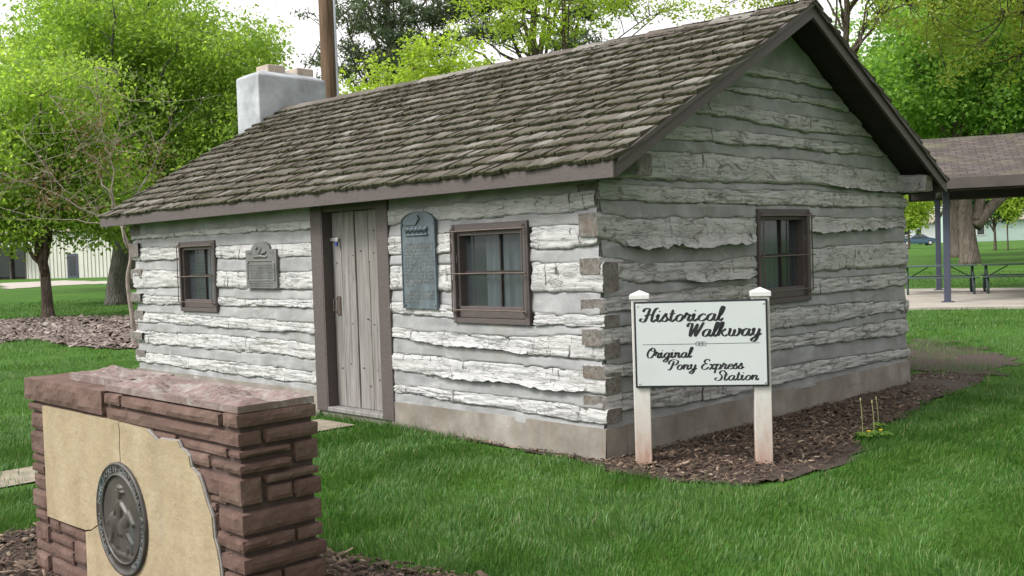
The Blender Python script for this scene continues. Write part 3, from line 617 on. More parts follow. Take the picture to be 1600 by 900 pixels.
def chink_wall(name, s0, s1, z0, ztopf, logs, mp, holes, ds=0.035, dz=0.016, flat=False):
    ns = int((s1 - s0) / ds); s = np.linspace(s0, s1, ns); zt = 3.75 if ztopf else 2.17
    nz = int((zt - z0) / dz); z = np.linspace(z0, zt, nz); S, Z = np.meshgrid(s, z, indexing='ij')
    if ztopf is not None: Z = np.minimum(Z, ztopf(S))
    o = np.full(S.shape, -0.02)
    if not flat:
        edges = [(ztopf(s) if ztopf else np.full(ns, 2.2))] ; tops = []; bots = []
        for ld in logs: tops.append(ld.zt(s)); bots.append(ld.zb(s))
        prevb = edges[0]
        for tp, bt in list(zip(tops, bots)) + [(np.full(ns, z0), None)]:
            gap = np.maximum(prevb - tp, 0.01)[:, None]; u = (prevb[:, None] - Z) / gap; inn = (Z <= prevb[:, None] + 0.004) & (Z >= tp[:, None] - 0.014)
            rc = 0.027 + 0.010 * fbm(S * 0.8, prevb[:, None] * 9, 0, 79, 3); oo = rc + (0.037 - rc) * np.clip(u, 0, 1) ** 0.7 + 0.009 * fbm(S * 1.4, Z * 5, 0, 77, 3) + 0.003 * fbm(S * 9, Z * 14, 0, 78, 3)
            o = np.where(inn, oo, o)
            if bt is None: break
            prevb = bt
    V = mp(S, o, Z).reshape(-1, 3); i = np.arange(ns - 1)[:, None] * nz + np.arange(nz - 1)[None, :]
    F = np.stack([i, i + 1, i + nz + 1, i + nz], -1).reshape(-1, 4)
    sc = S.ravel()[F].mean(1); zc = Z.ravel()[F].mean(1); ok = np.ones(len(F), bool)
    for (a, b_, c, d) in holes: ok &= ~((sc > a) & (sc < b_) & (zc > c) & (zc < d))
    ok &= (np.ptp(Z.ravel()[F], axis=1) > 1e-5)
    return obj(name, mesh_np(name, V, [F[ok]], [M['chink']], True), cabin)

# log courses: (position, top, bottom)
FR = [LogDef([(-7.95, 1.968, 1.935), (-4.4, 1.985, 1.915), (-3.7, 1.99, 1.91), (-2.5, 2.03, 1.885), (-0.3, 2.045, 1.912), (0.1, 2.04, 1.93)], 101, 0.02),
      LogDef([(-7.95, 1.82, 1.645), (-4.45, 1.765, 1.63), (-2.5, 1.775, 1.62), (-0.3, 1.80, 1.622), (0.1, 1.74, 1.66)], 111),
      LogDef([(-7.95, 1.545, 1.30), (-4.45, 1.475, 1.297), (-2.2, 1.523, 1.29), (-0.3, 1.523, 1.272), (0.1, 1.50, 1.272)], 121),
      LogDef([(-7.95, 1.21, 1.095), (-4.45, 1.186, 1.107), (-2.2, 1.184, 1.062), (-0.6, 1.115, 1.022), (0.1, 1.108, 1.012)], 131),
      LogDef([(-7.95, 0.995, 0.857), (-4.45, 0.963, 0.846), (-2.2, 0.934, 0.848), (-0.79, 0.915, 0.787), (-0.3, 0.963, 0.765), (0.1, 0.93, 0.762)], 141),
      LogDef([(-7.95, 0.753, 0.588), (-4.45, 0.752, 0.590), (-2.2, 0.712, 0.545), (-0.79, 0.697, 0.53), (0.1, 0.675, 0.515)], 151, 0.022),
      LogDef([(-7.95, 0.472, 0.342), (-4.45, 0.462, 0.322), (-2.2, 0.424, 0.343), (-0.79, 0.424, 0.306), (0.1, 0.40, 0.278)], 161)]
GB = [LogDef([(-0.1, 3.17, 3.09), (5.3, 3.19, 3.12)], 201, 0.02), LogDef([(-0.1, 2.99, 2.94), (2.4, 3.0, 2.93), (5.3, 3.0, 2.93)], 211, 0.02),
      LogDef([(-0.1, 2.80, 2.70), (1.4, 2.81, 2.715), (3.1, 2.80, 2.66), (5.3, 2.8, 2.7)], 221, 0.02),
      LogDef([(-0.1, 2.58, 2.48), (1.37, 2.585, 2.478), (5.3, 2.60, 2.50)], 231, 0.02),
      LogDef([(-0.1, 2.35, 2.14), (1.37, 2.375, 2.141), (3.07, 2.38, 2.16), (4.79, 2.333, 2.113), (5.3, 2.33, 2.12)], 241),
      LogDef([(-0.1, 2.10, 1.97), (1.37, 2.077, 1.959), (3.07, 2.11, 1.95), (5.3, 2.05, 1.95)], 251),
      LogDef([(-0.1, 1.875, 1.70), (0.3, 1.85, 1.63), (1.37, 1.847, 1.635), (2.1, 1.845, 1.66), (3.0, 1.84, 1.70), (5.3, 1.838, 1.73)], 261, 0.034),
      LogDef([(-0.1, 1.565, 1.414), (0.4, 1.50, 1.33), (1.37, 1.467, 1.322), (3.0, 1.55, 1.31), (5.3, 1.583, 1.308)], 271),
      LogDef([(-0.1, 1.234, 1.13), (1.37, 1.26, 1.14), (3.0, 1.25, 1.10), (5.3, 1.239, 1.088)], 281),
      LogDef([(-0.1, 1.015, 0.882), (1.4, 1.01, 0.84), (3.07, 1.001, 0.806), (4.79, 0.939, 0.826), (5.3, 0.94, 0.82)], 291),
      LogDef([(-0.1, 0.739, 0.634), (1.4, 0.74, 0.62), (3.07, 0.739, 0.617), (4.79, 0.737, 0.565), (5.3, 0.73, 0.57)], 301, 0.022),
      LogDef([(-0.1, 0.523, 0.37), (1.4, 0.46, 0.30), (3.07, 0.464, 0.315), (4.79, 0.399, 0.323), (5.3, 0.40, 0.32)], 311)]
DOOR = (-3.74, -2.53); WR = (-1.61, -0.72, 1.01, 1.85); WL = (-6.60, -5.75, 1.02, 1.85); WG = (2.11, 3.0, 1.05, 1.915)
fw = chink_wall('wall', -L, 0.012, 0.22, None, FR, mapF, [(DOOR[0] + .03, DOOR[1] - .03, 0, 2.1), (WR[0] + .03, WR[1] - .03, WR[2] + .03, WR[3] - .03), (WL[0] + .03, WL[1] - .03, WL[2] + .03, WL[3] - .03)])
fw['label'] = 'front wall of painted logs and grey chinking'
roofF = lambda s: roof_v(0.0, s) + 0.05
gw = chink_wall('wall', -0.012, W + 0.01, 0.22, roofF, GB, mapG, [(WG[0] + .03, WG[1] - .03, WG[2] + .03, WG[3] - .03)])
gw['label'] = 'gable wall of greyed logs and chinking'
lw = chink_wall('wall', 0.0, W, 0.22, lambda s: roof_v(-L, s) + 0.05, GB, mapL, [], 0.12, 0.05, True)
bw = chink_wall('wall', -L, 0.0, 0.22, None, FR, mapB, [], 0.2, 0.1, True)
FM = [M['log_front'], M['end']]; GM = [M['log_gable'], M['end']]
for k, ld in enumerate(FR):
    segs = []
    xe = 0.055 if k >= 2 else (0.02 if k == 1 else 0.0)
    for a, b_, w in ((-L - 0.04, DOOR[0], WL), (DOOR[1], xe, WR)):
        zt, zb = ld.zt(np.array([w[0], w[1]])).max(), ld.zb(np.array([w[0], w[1]])).min()
        if zb < w[3] - 0.01 and zt > w[2] + 0.01: segs += [(a, w[0] - 0.02), (w[1] + 0.03, b_)]
        else: segs.append((a, b_))
    for a, b_ in segs: log_piece(ld, a, b_, mapF, FM, fw, rag0=0.03 if abs(a - WR[1]) < .1 else 0.0)
    log_piece(ld, -L - 0.05, 0.04 - 0.05 * (k % 2), mapB, FM, bw, res=0.3, K=5)
for k, ld in enumerate(GB):
    top = lambda s: roof_v(0.0, s) + 0.04
    zt = float(ld.zt(np.array([2.5]))[0]); zbm = float(ld.zb(np.array([2.5]))[0])
    if zt > 2.15:
        hw = (1 - (zbm + 0.02 - 2.15) / 1.5) * 2.823; a, b_ = max(-0.02, 2.553 - hw), min(W + 0.03, 2.553 + hw)
        log_piece(ld, a, b_, mapG, GM, gw, ztop=top); log_piece(ld, a, b_, mapL, GM, lw, ztop=lambda s: roof_v(-L, s) + 0.04, res=0.3, K=5); continue
    segs = [(-0.055 + 0.02 * ((k * 7) % 3 - 1), W + 0.04 + 0.03 * (k % 2))]
    if zbm < WG[3] - 0.01 and zt > WG[2] + 0.01: segs = [(segs[0][0], WG[0] - 0.02), (WG[1] + 0.03, segs[0][1])]
    for a, b_ in segs: log_piece(ld, a, b_, mapG, GM, gw, depth=(.17, .19, .21)[k % 3], out0=0.038)
    log_piece(ld, -0.08 + 0.03 * (k % 2), W + 0.05, mapL, GM, lw, res=0.12, K=7, out0=0.05 + 0.03 * ((k * 5) % 3), depth=0.24)
# torn, curling lower lips of split logs
def lip(ld, s0, s1, mp, mat, parent, seed, amp=1.0):
    n = int((s1 - s0) / .012); s = np.linspace(s0, s1, n); K = 9; v = np.linspace(0, 1, K)[None, :]; S = np.repeat(s[:, None], K, 1)
    zb = ld.zb(s)[:, None]; en = np.clip(np.minimum(s - s0, s1 - s) / .18, 0, 1)[:, None] ** .7
    w = np.abs(fbm(s * 1.9, 0, 0, seed, 2))[:, None]; sc = np.abs(np.sin(s * 3.1 + 1.2 * fbm(s * .9, 3, 0, seed + 1, 2)))[:, None]
    Z = zb + .075 - (.060 + (.012 + .026 * sc * amp) * en) * v; o = .052 + (.012 + .055 * en * amp * (.35 + sc * .65)) * v ** 2.2 + .004 * fbm(S * 12, Z * 40, 0, seed + 2, 3) - .016 * (1 - en) * (1 - v)
    Z = Z + .012 * en * np.clip(v - .75, 0, 1) * 4 * w; V1 = mp(S, o, Z).reshape(-1, 3); V2 = mp(S, o - .012 - .028 * (1 - v), Z + .004).reshape(-1, 3)
    i = np.arange(n - 1)[:, None] * K + np.arange(K - 1)[None, :]; F = np.stack([i, i + 1, i + K + 1, i + K], -1).reshape(-1, 4); e = np.arange(n - 1) * K + K - 1
    obj('log_lip', mesh_np('log_lip', np.concatenate([V1, V2]), [F, F[:, ::-1] + n * K, np.stack([e, e + K, e + K + n * K, e + n * K], -1)], [mat], True), parent)
lip(GB[6], 0.25, 2.07, mapG, M['log_gable'], gw, 901, 1.1); lip(GB[7], 1.0, 2.05, mapG, M['log_gable'], gw, 902, .6); lip(GB[6], 3.05, 4.9, mapG, M['log_gable'], gw, 903, .5); lip(GB[4], 3.4, 5.0, mapG, M['log_gable'], gw, 904, .5)
lip(FR[4], -2.3, -.75, mapF, M['log_front'], fw, 905, .25); lip(FR[5], -1.9, -.15, mapF, M['log_front'], fw, 906, .3);
# top plates that poke out under the rakes
PL = LogDef([(-0.6, 2.30, 2.12), (0.4, 2.30, 2.12)], 401)
log_piece(PL, -0.4, 0.30, lambda s, o, z: np.stack([s, 0.10 - o, z + 0.01], -1), FM, cabin, out0=0.0, depth=0.2)
log_piece(PL, -0.4, 0.345, lambda s, o, z: np.stack([s, 4.97 - o, z - 0.015], -1), [M['log_gable'], M['end']], cabin, out0=0.0, depth=0.2)

for ya, yb in ((-.008, .15), (W - .15, W + .008)): q = MB(); q.box((-.15, ya, .2), (.008, yb, 2.13)); q.build('corner_fill', M['chink'], cabin)
# foundation
def fnd():
    mb = MB(); segs = [((-L - .06, -.045, -.2), (DOOR[0] + .02, .2, .255)), ((DOOR[1] - .02, -.045, -.2), (.045, .2, .252)), ((DOOR[0] + .02, -.03, -.2), (DOOR[1] - .02, .2, .07)),
                       ((-.2, .2, -.2), (.047, W + .055, .256)), ((-L - .06, W - .2, -.2), (-.2, W + .055, .25)), ((-L - .06, .2, -.2), (-L + .2, W - .2, .25))]
    for lo, hi in segs:
        lo, hi = np.array(lo), np.array(hi); nx = max(2, int((hi[0] - lo[0]) / .12)); ny = max(2, int((hi[1] - lo[1]) / .12)); nz = 6
        def face(u, v, fn):
            U, Vv = np.meshgrid(np.linspace(0, 1, u), np.linspace(0, 1, v), indexing='ij'); P = fn(U, Vv).reshape(-1, 3)
            d = 0.010 * fbm(P[:, 0] * 1.3, P[:, 1] * 1.3, P[:, 2] * 3, 90, 3)[:, None]; P = P + d * np.array([[.8, .8, .6]])
            i = np.arange(u - 1)[:, None] * v + np.arange(v - 1)[None, :]
            mb.add(P, np.stack([i, i + v, i + v + 1, i + 1], -1).reshape(-1, 4))
        g = lambda a, b_, c: np.stack([a, b_, c], -1); ex = hi - lo
        face(nx, nz, lambda u, v: g(lo[0] + ex[0] * u, lo[1] + 0 * u - .012 * (1 - v), lo[2] + ex[2] * v)); face(nx, nz, lambda u, v: g(lo[0] + ex[0] * u, hi[1] + 0 * u, lo[2] + ex[2] * v))
        face(ny, nz, lambda u, v: g(hi[0] + 0 * u + .012 * (1 - v), lo[1] + ex[1] * u, lo[2] + ex[2] * v)); face(ny, nz, lambda u, v: g(lo[0] + 0 * u, lo[1] + ex[1] * u, lo[2] + ex[2] * v))
        face(nx, ny, lambda u, v: g(lo[0] + ex[0] * u, lo[1] + ex[1] * v, hi[2] + 0 * u))
    return mb.build('foundation', M['found'], cabin, smooth=False, fix=False)
fnd()

# windows: u to the right seen from outside, o outwards, z up
def window(mp, w, curt, blinds, label):
    a, b_, z0, z1 = w; P = lambda v: mp(*[np.float64(q) for q in v]); u = b_ - a
    mb = MB()
    mb.bbox((a - .005, -.10, z0), (a + .034, .062, z1), .004, P); mb.bbox((b_ - .034, -.10, z0), (b_ + .02, .062, z1), .004, P)
    mb.bbox((a + .034, -.10, z1 - .062), (b_ - .034, .058, z1), .004, P); mb.bbox((a + .034, -.10, z0), (b_ - .034, .060, z0 + .045), .004, P)
    win = mb.build('window', M['trim'], cabin); win['label'] = label
    s = MB(); i0, i1, j0, j1 = a + .036, b_ - .036, z0 + .047, z1 - .064
    s.bbox((i0, -.07, j0), (i0 + .024, .030, j1), .003, P); s.bbox((i1 - .024, -.07, j0), (i1, .030, j1), .003, P)
    s.bbox((i0 + .024, -.07, j1 - .035), (i1 - .024, .028, j1), .003, P); s.bbox((i0 + .024, -.07, j0), (i1 - .024, .034, j0 + .095), .003, P)
    zm = (j0 + j1) / 2 + .02; 
    s.build('sash', M['trim'], win)
    um = i0 + (i1 - i0) * 0.58
    t = MB(); t.bbox((i0 + .024, -.06, zm - .0098), (i1 - .024, -.02, zm + .0098), .002, P); t.build('meeting_rail', M['soffit'], win)
    t = MB(); t.bbox((um - .009, -.055, j0 + .095), (um + .009, -.02, zm - .010), .002, P); t.bbox((um - .009, -.055, zm + .010), (um + .009, -.02, j1 - .035), .002, P); t.build('muntin', M['soffit'], win)
    for (q0, q1, c0, c1) in ((i0 + .024, um - .009, j0 + .095, zm - .010), (um + .009, i1 - .024, j0 + .095, zm - .010), (i0 + .024, um - .009, zm + .010, j1 - .035), (um + .009, i1 - .024, zm + .010, j1 - .035)):
        g = MB(); g.add([P((q0, -.04, c0)), P((q1, -.04, c0)), P((q1, -.04, c1)), P((q0, -.04, c1))], [(0, 1, 2, 3)]); g.build('pane', M['glass'], win)
    c = MB(); n = 40; c0, c1 = i0 + (i1 - i0) * curt[0], i0 + (i1 - i0) * curt[1]
    V = [P((c0 + (c1 - c0) * k / n, -.12 + .012 * math.sin(k * 1.1), zz)) for zz in (j0, j1) for k in range(n + 1)]
    c.add(V, [(k, k + 1, n + 2 + k, n + 1 + k) for k in range(n)]); c.build('curtain', M['curtain' if blinds else 'curtain_dark'], win, True)
    if blinds:
        bl = MB(); z = j0 + .1
        while z < j1 - .04: bl.add([P((i0 + .04, -.085, z)), P((um, -.085, z)), P((um, -.068, z + .013)), P((i0 + .04, -.068, z + .013))], [(0, 1, 2, 3)]); z += .021
        bl.build('blind', M['blind'], win)
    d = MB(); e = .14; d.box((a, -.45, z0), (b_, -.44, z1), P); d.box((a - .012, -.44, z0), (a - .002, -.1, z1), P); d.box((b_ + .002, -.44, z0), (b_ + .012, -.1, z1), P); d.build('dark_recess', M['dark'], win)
    # burglar bars
    for fz in (.925, .50, .135):
        zz = z0 + (z1 - z0) * fz; q = MB(); q.tube([P((a - .035, .105, zz)), P((a + u / 2, .106, zz + .003)), P((b_ + .03, .105, zz + .002))], .0065, 6); q.build('bar', M['rod'], win)
    for uu in (a + .025, b_ - .012):
        q = MB(); q.tube([P((uu, .06, z1 - .03)), P((uu, .095, z1 - .045)), P((uu, .097, z0 + .10)), P((uu, .06, z0 + .085))], .0065, 6); q.build('bar', M['rod'], win)
    return win
window(mapF, WR, (0.25, 1.0), False, 'window beside the tall blue grey plaque, behind thin bars')
window(mapF, WL, (0.45, 1.0), True, 'window with half drawn blind near the far end of the front')
window(mapG, WG, (0.0, 0.75), False, 'gable window behind thin bars')

# door
door = MB(); P = lambda v: (v[0], -v[1], v[2])
mbj = MB(); mbj.bbox((-3.765, -.03, .068), (-3.575, .055, 2.12), .004, P); mbj.bbox((-2.665, -.03, .068), (-2.505, .055, 2.12), .004, P)
mbj.bbox((-3.575, -.14, .10), (-3.56, .052, 2.12), .002, P); mbj.bbox((-2.68, -.14, .10), (-2.665, .052, 2.12), .002, P); mbj.bbox((-3.56, -.14, 2.055), (-2.68, .040, 2.12), .003, P)
mbj.build('door_frame', M['trim'], cabin)
dr = MB(); dr.bbox((-3.555, -.105, .118), (-2.685, -.085, 2.053), .002, P); dr = dr.build('door', M['plank'], cabin); dr['label'] = 'weathered grey plank door'
edges = [-3.557, -3.40, -3.17, -2.955, -2.775, -2.688]
for k in range(5):
    q = MB(); a, b_ = edges[k] + .005, edges[k + 1] - .005; dz = [.0, .004, -.003, .002, .006][k]
    n = 14; zz = np.linspace(.122, 2.05 + dz, n)
    for side in (0,):
        wl = a + .003 * np.array([random.uniform(-1, 1) for _ in zz]); wr = b_ + .003 * np.array([random.uniform(-1, 1) for _ in zz]); of = -.062 + [.0, .006, -.002, .003, .008][k]
        V = [P((x, o, z)) for z, l_, r_ in zip(zz, wl, wr) for (x, o) in ((l_, -.084), (l_ + .003, of), (r_ - .003, of), (r_, -.084))]
        F = [(4 * i + j, 4 * i + j + 1, 4 * i + 5 + j, 4 * i + 4 + j) for i in range(n - 1) for j in range(3)] + [(0, 1, 2, 3), (4 * n - 4, 4 * n - 1, 4 * n - 2, 4 * n - 3)]
        q.add(V, F)
    q.build('plank', M['plank'], dr)
q = MB(); q.bbox((-2.700, -.083, .122), (-2.684, -.052, 1.86), .002, P); q.build('edge_strip', M['white_paint'], dr)
q = MB()
for x, z in [(-3.48, 1.55), (-3.2, 1.62), (-3.08, 1.66), (-2.87, 1.64), (-2.80, 1.70), (-2.95, 1.55), (-3.3, .55), (-3.1, .52), (-3.0, .35), (-2.85, .42), (-2.8, .6), (-3.45, .5), (-2.9, .95), (-3.0, 1.0), (-3.25, .95), (-2.86, 1.85), (-2.78, 1.86)]:
    q.tube([P((x, -.066, z)), P((x, -.049, z)), P((x, -.047, z))], [.006, .006, .002], 7)
q.build('nails', M['rod'], dr, kind='stuff')
q = MB(); q.bbox((-3.595, -.045, 1.765), (-3.42, -.037, 1.80), .002, P); q.bbox((-3.59, -.06, 1.77), (-3.58, .0, 1.795), .001, P); q.build('hasp', M['steel'], dr)
q = MB(); q.bbox((-3.447, -.034, 1.715), (-3.408, -.012, 1.758), .006, P); pl = q.build('padlock', M['blue'], dr)
q = MB(); q.tube([P((-3.44, -.023, 1.755)), P((-3.44, -.023, 1.79)), P((-3.428, -.023, 1.80)), P((-3.415, -.023, 1.79)), P((-3.415, -.023, 1.755))], .004, 6); q.build('shackle', M['steel'], pl)
q = MB(); q.bbox((-3.50, -.058, 1.03), (-3.44, -.050, 1.22), .004, P); q.tube([P((-3.49, -.05, 1.20)), P((-3.51, -.02, 1.19)), P((-3.51, -.02, 1.07)), P((-3.49, -.05, 1.06))], .006, 6); q.build('handle', M['rod'], dr)
q = MB(); q.bbox((-3.573, -.14, .072), (-2.667, .06, .116), .006, P); q.build('sill', M['plank'], cabin)

# roof: deck, fascia and rake boards, shingles
def under(x, y, dz): return (x, y, roof_under(x, y) + dz)
XR, XL = 0.365, -8.235
roof = MB()
for ya, yb in ((-.265, 2.553), (2.553, 5.371)):
    xs = np.linspace(XL, XR, 5); V = []; 
    for x in xs:
        for (y, dz) in ((ya, .075), (yb, .075), (yb, .122), (ya, .122)): V.append(under(x, y, dz))
    F = [(4 * i + j, 4 * i + (j + 1) % 4, 4 * i + 4 + (j + 1) % 4, 4 * i + 4 + j) for i in range(4) for j in range(4)] + [(0, 1, 2, 3), (16, 19, 18, 17)]
    roof.add(V, F)
roof = roof.build('roof', M['soffit'], cabin); roof['label'] = 'mossy wood shingle roof'
q = MB(); q.bbox((XL - .03, -.298, 2.098), (XR + .03, -.268, 2.226), .004); q.build('fascia', M['trim'], roof)
q = MB(); q.bbox((XL - .03, 5.374, 2.098), (XR + .03, 5.404, 2.226), .004); q.build('fascia', M['trim'], roof)
for xa, xb, xt in ((XR + .002, XR + .030, XR + .050), (XL - .030, XL - .002, XL - .05)):
    for ya, yb in ((-.266, 2.5525), (2.5535, 5.372)):
        q = MB()
        V = [under(x, y, dz) for x in (xa, xb) for (y, dz) in ((ya, .0), (yb, .0), (yb, .100), (ya, .100))]
        q.add(V, [(0, 1, 2, 3), (7, 6, 5, 4), (0, 4, 5, 1), (1, 5, 6, 2), (2, 6, 7, 3), (3, 7, 4, 0)]); q.build('rake_board', M['trim'], roof)
        q = MB(); xi = xa if xa > 0 else xb
        V = [under(x, y, dz) for x in (xi, xt) for (y, dz) in ((ya, .102), (yb, .102), (yb, .138), (ya, .138))]
        q.add(V, [(0, 1, 2, 3), (7, 6, 5, 4), (0, 4, 5, 1), (1, 5, 6, 2), (2, 6, 7, 3), (3, 7, 4, 0)]); q.build('rake_trim', M['trim'], roof)

def shingle_geo(seed, nxs=5):
    g = np.random.default_rng(seed); xs = np.linspace(-.5, .5, nxs); jag = g.normal(0, .008, nxs); jag -= jag.mean(); th = .031 + g.normal(0, .004, nxs); Ls = .43
    V, mo = [], []
    for r, (y, m) in enumerate(((0, 1.0), (.022, .75), (.075, .22), (.17, .05), (Ls, 0))):
        for k in range(nxs):
            t = (y / Ls); zz = th[k] * (1 - t) + .006 * t + (.003 * g.normal() if 0 < r < 4 else 0) - (.004 if r == 0 else 0)
            V.append((xs[k], y + jag[k] * max(0, 1 - y / .15), zz)); mo.append(m)
    n0 = len(V)
    for k in range(nxs): V.append((xs[k], jag[k] + .004, 0)); mo.append(.9)
    V += [(-.5, Ls, 0), (.5, Ls, 0)]; mo += [0, 0]
    F = [(r * nxs + k, r * nxs + k + 1, (r + 1) * nxs + k + 1, (r + 1) * nxs + k) for r in range(4) for k in range(nxs - 1)]
    F += [(n0 + k, n0 + k + 1, k + 1, k) for k in range(nxs - 1)]
    F += [(n0, 0, nxs, 2 * nxs, 3 * nxs, 4 * nxs, n0 + nxs), (n0 + nxs - 1, n0 + nxs + 1, 5 * nxs - 1, 4 * nxs - 1, 3 * nxs - 1, 2 * nxs - 1, nxs - 1)]
    return np.array(V), F, mo
SG = [shingle_geo(500 + k) for k in range(10)]
def moss_attr(me, mo):
    a = me.attributes.new('moss', 'FLOAT', 'POINT'); a.data.foreach_set('value', np.asarray(mo, np.float32))
SME = []
for V, F, mo in SG:
    me = bpy.data.meshes.new('shingle'); me.from_pydata(V.tolist(), [], F); me.materials.append(M['shingle']); moss_attr(me, mo); SME.append(me)
g = np.random.default_rng(55); places = []
EXPO = 0.195; SL = math.hypot(2.823, 1.5 + .055); 
for side in (0, 1):
    nrow = int((SL + .045) / EXPO) + 1
    for r in range(nrow):
        v = -.05 + r * EXPO
        if v > SL - .08: continue
        x = XL - .06 + g.uniform(-.08, 0)
        while x < XR + .03:
            w = float(g.choice([.09, .11, .13, .16, .19, .23])) * g.uniform(.9, 1.1)
            if x + w > XR + .055: w = XR + .055 - x
            if w > .035: places.append((side, x + w / 2, v + g.normal(0, .008) + .016 * math.sin(x * .9 + r * 1.7) * .4, w - g.uniform(.003, .010), int(g.integers(10)), g.normal(0, .018), g.normal(0, .011), g.normal(0, .016)))
            x += w
def shingle_matrix(p):
    side, x, v, w, k, rz, rx, ry = p
    ang = math.atan2(1.5 + .11 * (.38 - x) / 8.64, 2.823); sg = 1 if side == 0 else -1
    y = (-.27 + v * math.cos(ang)) if side == 0 else (5.376 - v * math.cos(ang))
    z = roof_under(x, -.27) + v * math.sin(ang) + .135
    m = Matrix.Translation((x, y, z)) @ (Matrix.Identity(4) if side == 0 else Matrix.Rotation(math.pi, 4, 'Z')) @ Matrix.Rotation(ang - .088 + rx, 4, 'X') @ Matrix.Rotation(rz, 4, 'Z') @ Matrix.Rotation(ry, 4, 'Y')
    top = min(1.0, (SL - v + .03) / .43)
    return m @ Matrix.Translation((0, 0, .006)) @ Matrix.Diagonal((w, max(.3, top), 1, 1))
cp = Vector((4.94, -5.81, 1.6))
front = [p for p in places if p[0] == 0]; front.sort(key=lambda p: (shingle_matrix(p).translation - cp).length)
near, rest = front[:290], front[290:] + [p for p in places if p[0] == 1]
for p in near:
    o = bpy.data.objects.new('shingle', SME[p[4]]); link(o, roof); o.matrix_world = shingle_matrix(p); o.matrix_parent_inverse = Matrix.Identity(4)
VV, FF, MO, n0 = [], [], [], 0
for p in rest:
    V, F, mo = SG[p[4]]; A = np.array(shingle_matrix(p)); VV.append(V @ A[:3, :3].T + A[:3, 3]); FF += [tuple(i + n0 for i in f) for f in F]; MO += mo; n0 += len(V)
me = bpy.data.meshes.new('shingle_field'); me.from_pydata(np.concatenate(VV).tolist(), [], FF); me.materials.append(M['shingle']); moss_attr(me, MO)
obj('shingle_field', me, roof, kind='stuff')
# ridge boards
x = XL - .03; k = 0
while x < XR + .02:
    w = random.uniform(.38, .52); q = MB(); xe = min(x + w + .08, XR + .06)
    for sd in (-1, 1):
        lift = .012 + .004 * (k % 2); t0 = .150 + lift
        V = [(xx, 2.553 + sd * yy, roof_under(xx, 2.553 + sd * yy) + t0 + dz) for xx, e in ((x, .014), (xe, 0)) for (yy, dz) in ((0.002, e), (.135 + random.uniform(-.01, .01), e), (.135, e - .018), (.002, e - .018))]
        q.add(V, [(0, 1, 2, 3), (7, 6, 5, 4), (0, 4, 5, 1), (1, 5, 6, 2), (2, 6, 7, 3), (3, 7, 4, 0)])
    o = q.build('ridge_shingle', M['shingle'], roof); x += w; k += 1

# chimney
q = MB(); rings = []
x0, x1, y0, y1 = -8.94, -8.30, 2.15, 3.34
prof = [(0, -.0), (4.33, 0), (4.355, .012), (4.40, .09), (4.46, .24)]
for z, ins in prof:
    c = .012; a, b_, d, e = x0 + ins, x1 - ins, y0 + ins, y1 - ins
    rings.append([(a + c, d, z), (b_ - c, d, z), (b_, d + c, z), (b_, e - c, z), (b_ - c, e, z), (a + c, e, z), (a, e - c, z), (a, d + c, z)])
V = np.array(sum(rings, [])); n = len(prof)
F = [(8 * i + j, 8 * i + (j + 1) % 8, 8 * i + 8 + (j + 1) % 8, 8 * i + 8 + j) for i in range(n - 1) for j in range(8)] + [tuple(range(8 * n - 8, 8 * n))]
q.add(V, F); ch = q.build('chimney', M['plaster'], cabin); ch['label'] = 'pale plastered chimney with two clay flues'
for yy in (2.42, 2.93):
    q = MB(); q.bbox((-8.80, yy, 4.40), (-8.46, yy + .30, 4.54), .01); q.build('flue', M['flue'], ch)
# ------------------------------------------------------------------ red stone monument with cream slab and medallion
MK = 0.82
mon = thing('stone_monument', 'red sandstone monument with cream slab face and round bronze medallion', 'monument', (1.536, -3.914, 0))
mz = lambda z: 1.6 - MK * (1.6 - z)
def rough_box(lo, hi, amp=0.008, seed=0, cell=0.05, pillow=0.006, faces='fblrtd'):
    """quarry-faced block: grid faces pushed in and out by noise, edges nipped"""
    lo = np.array(lo, float); hi = np.array(hi, float); ex = hi - lo; n = [max(2, min(26, int(e / cell) + 2)) for e in ex]
    off = seed * 3.17; mb = MB()
    def disp(P):
        c = (lo + hi) / 2; h = ex / 2; q = (P - c) / h
        ed = np.sort(np.abs(q), 1)[:, 1]                       # 1 on edges
        d = np.stack([fbm(P[:, 0] * 13 + off, P[:, 1] * 13, P[:, 2] * 13 + a * 31, 600 + a, 4) for a in range(3)], 1) * amp * np.array([[1.3, 1.3, .25]]) * (.35 + .65 * (1 - np.clip(ed, 0, 1)[:, None] ** 6))
        d += np.sign(q) * (np.abs(q) > .98) * pillow * (1 - ed[:, None] ** 4)
        d -= np.sign(q) * (np.abs(q) > .98) * (ed[:, None] > .98) * 0.003
        return P + d
    for ax in range(3):
        u, v = [a for a in range(3) if a != ax]
        for sd in (0, 1):
            U, Vv = np.meshgrid(np.linspace(0, 1, n[u]), np.linspace(0, 1, n[v]), indexing='ij'); P = np.zeros((U.size, 3))
            P[:, u] = lo[u] + ex[u] * U.ravel(); P[:, v] = lo[v] + ex[v] * Vv.ravel(); P[:, ax] = (lo, hi)[sd][ax]
            i = np.arange(n[u] - 1)[:, None] * n[v] + np.arange(n[v] - 1)[None, :]
            F = np.stack([i, i + n[v], i + n[v] + 1, i + 1], -1).reshape(-1, 4)
            if (sd == 0) == (ax != 1): F = F[:, ::-1]
            mb.add(disp(P), F)
    return mb
sc_ = [0]
def stone(u0, u1, v0, v1, z0, z1, mat='redstone', name='stone', amp=.005, pil=.002, raw=False, cell=.022):
    sc_[0] += 1; k = MK if not raw else 1
    return rough_box((u0 * k, v0 * k, mz(z0)), (u1 * k, v1 * k, mz(z1)), amp, sc_[0], cell, pil).build(name, M[mat], mon, fix=False)
DEP = 0.435
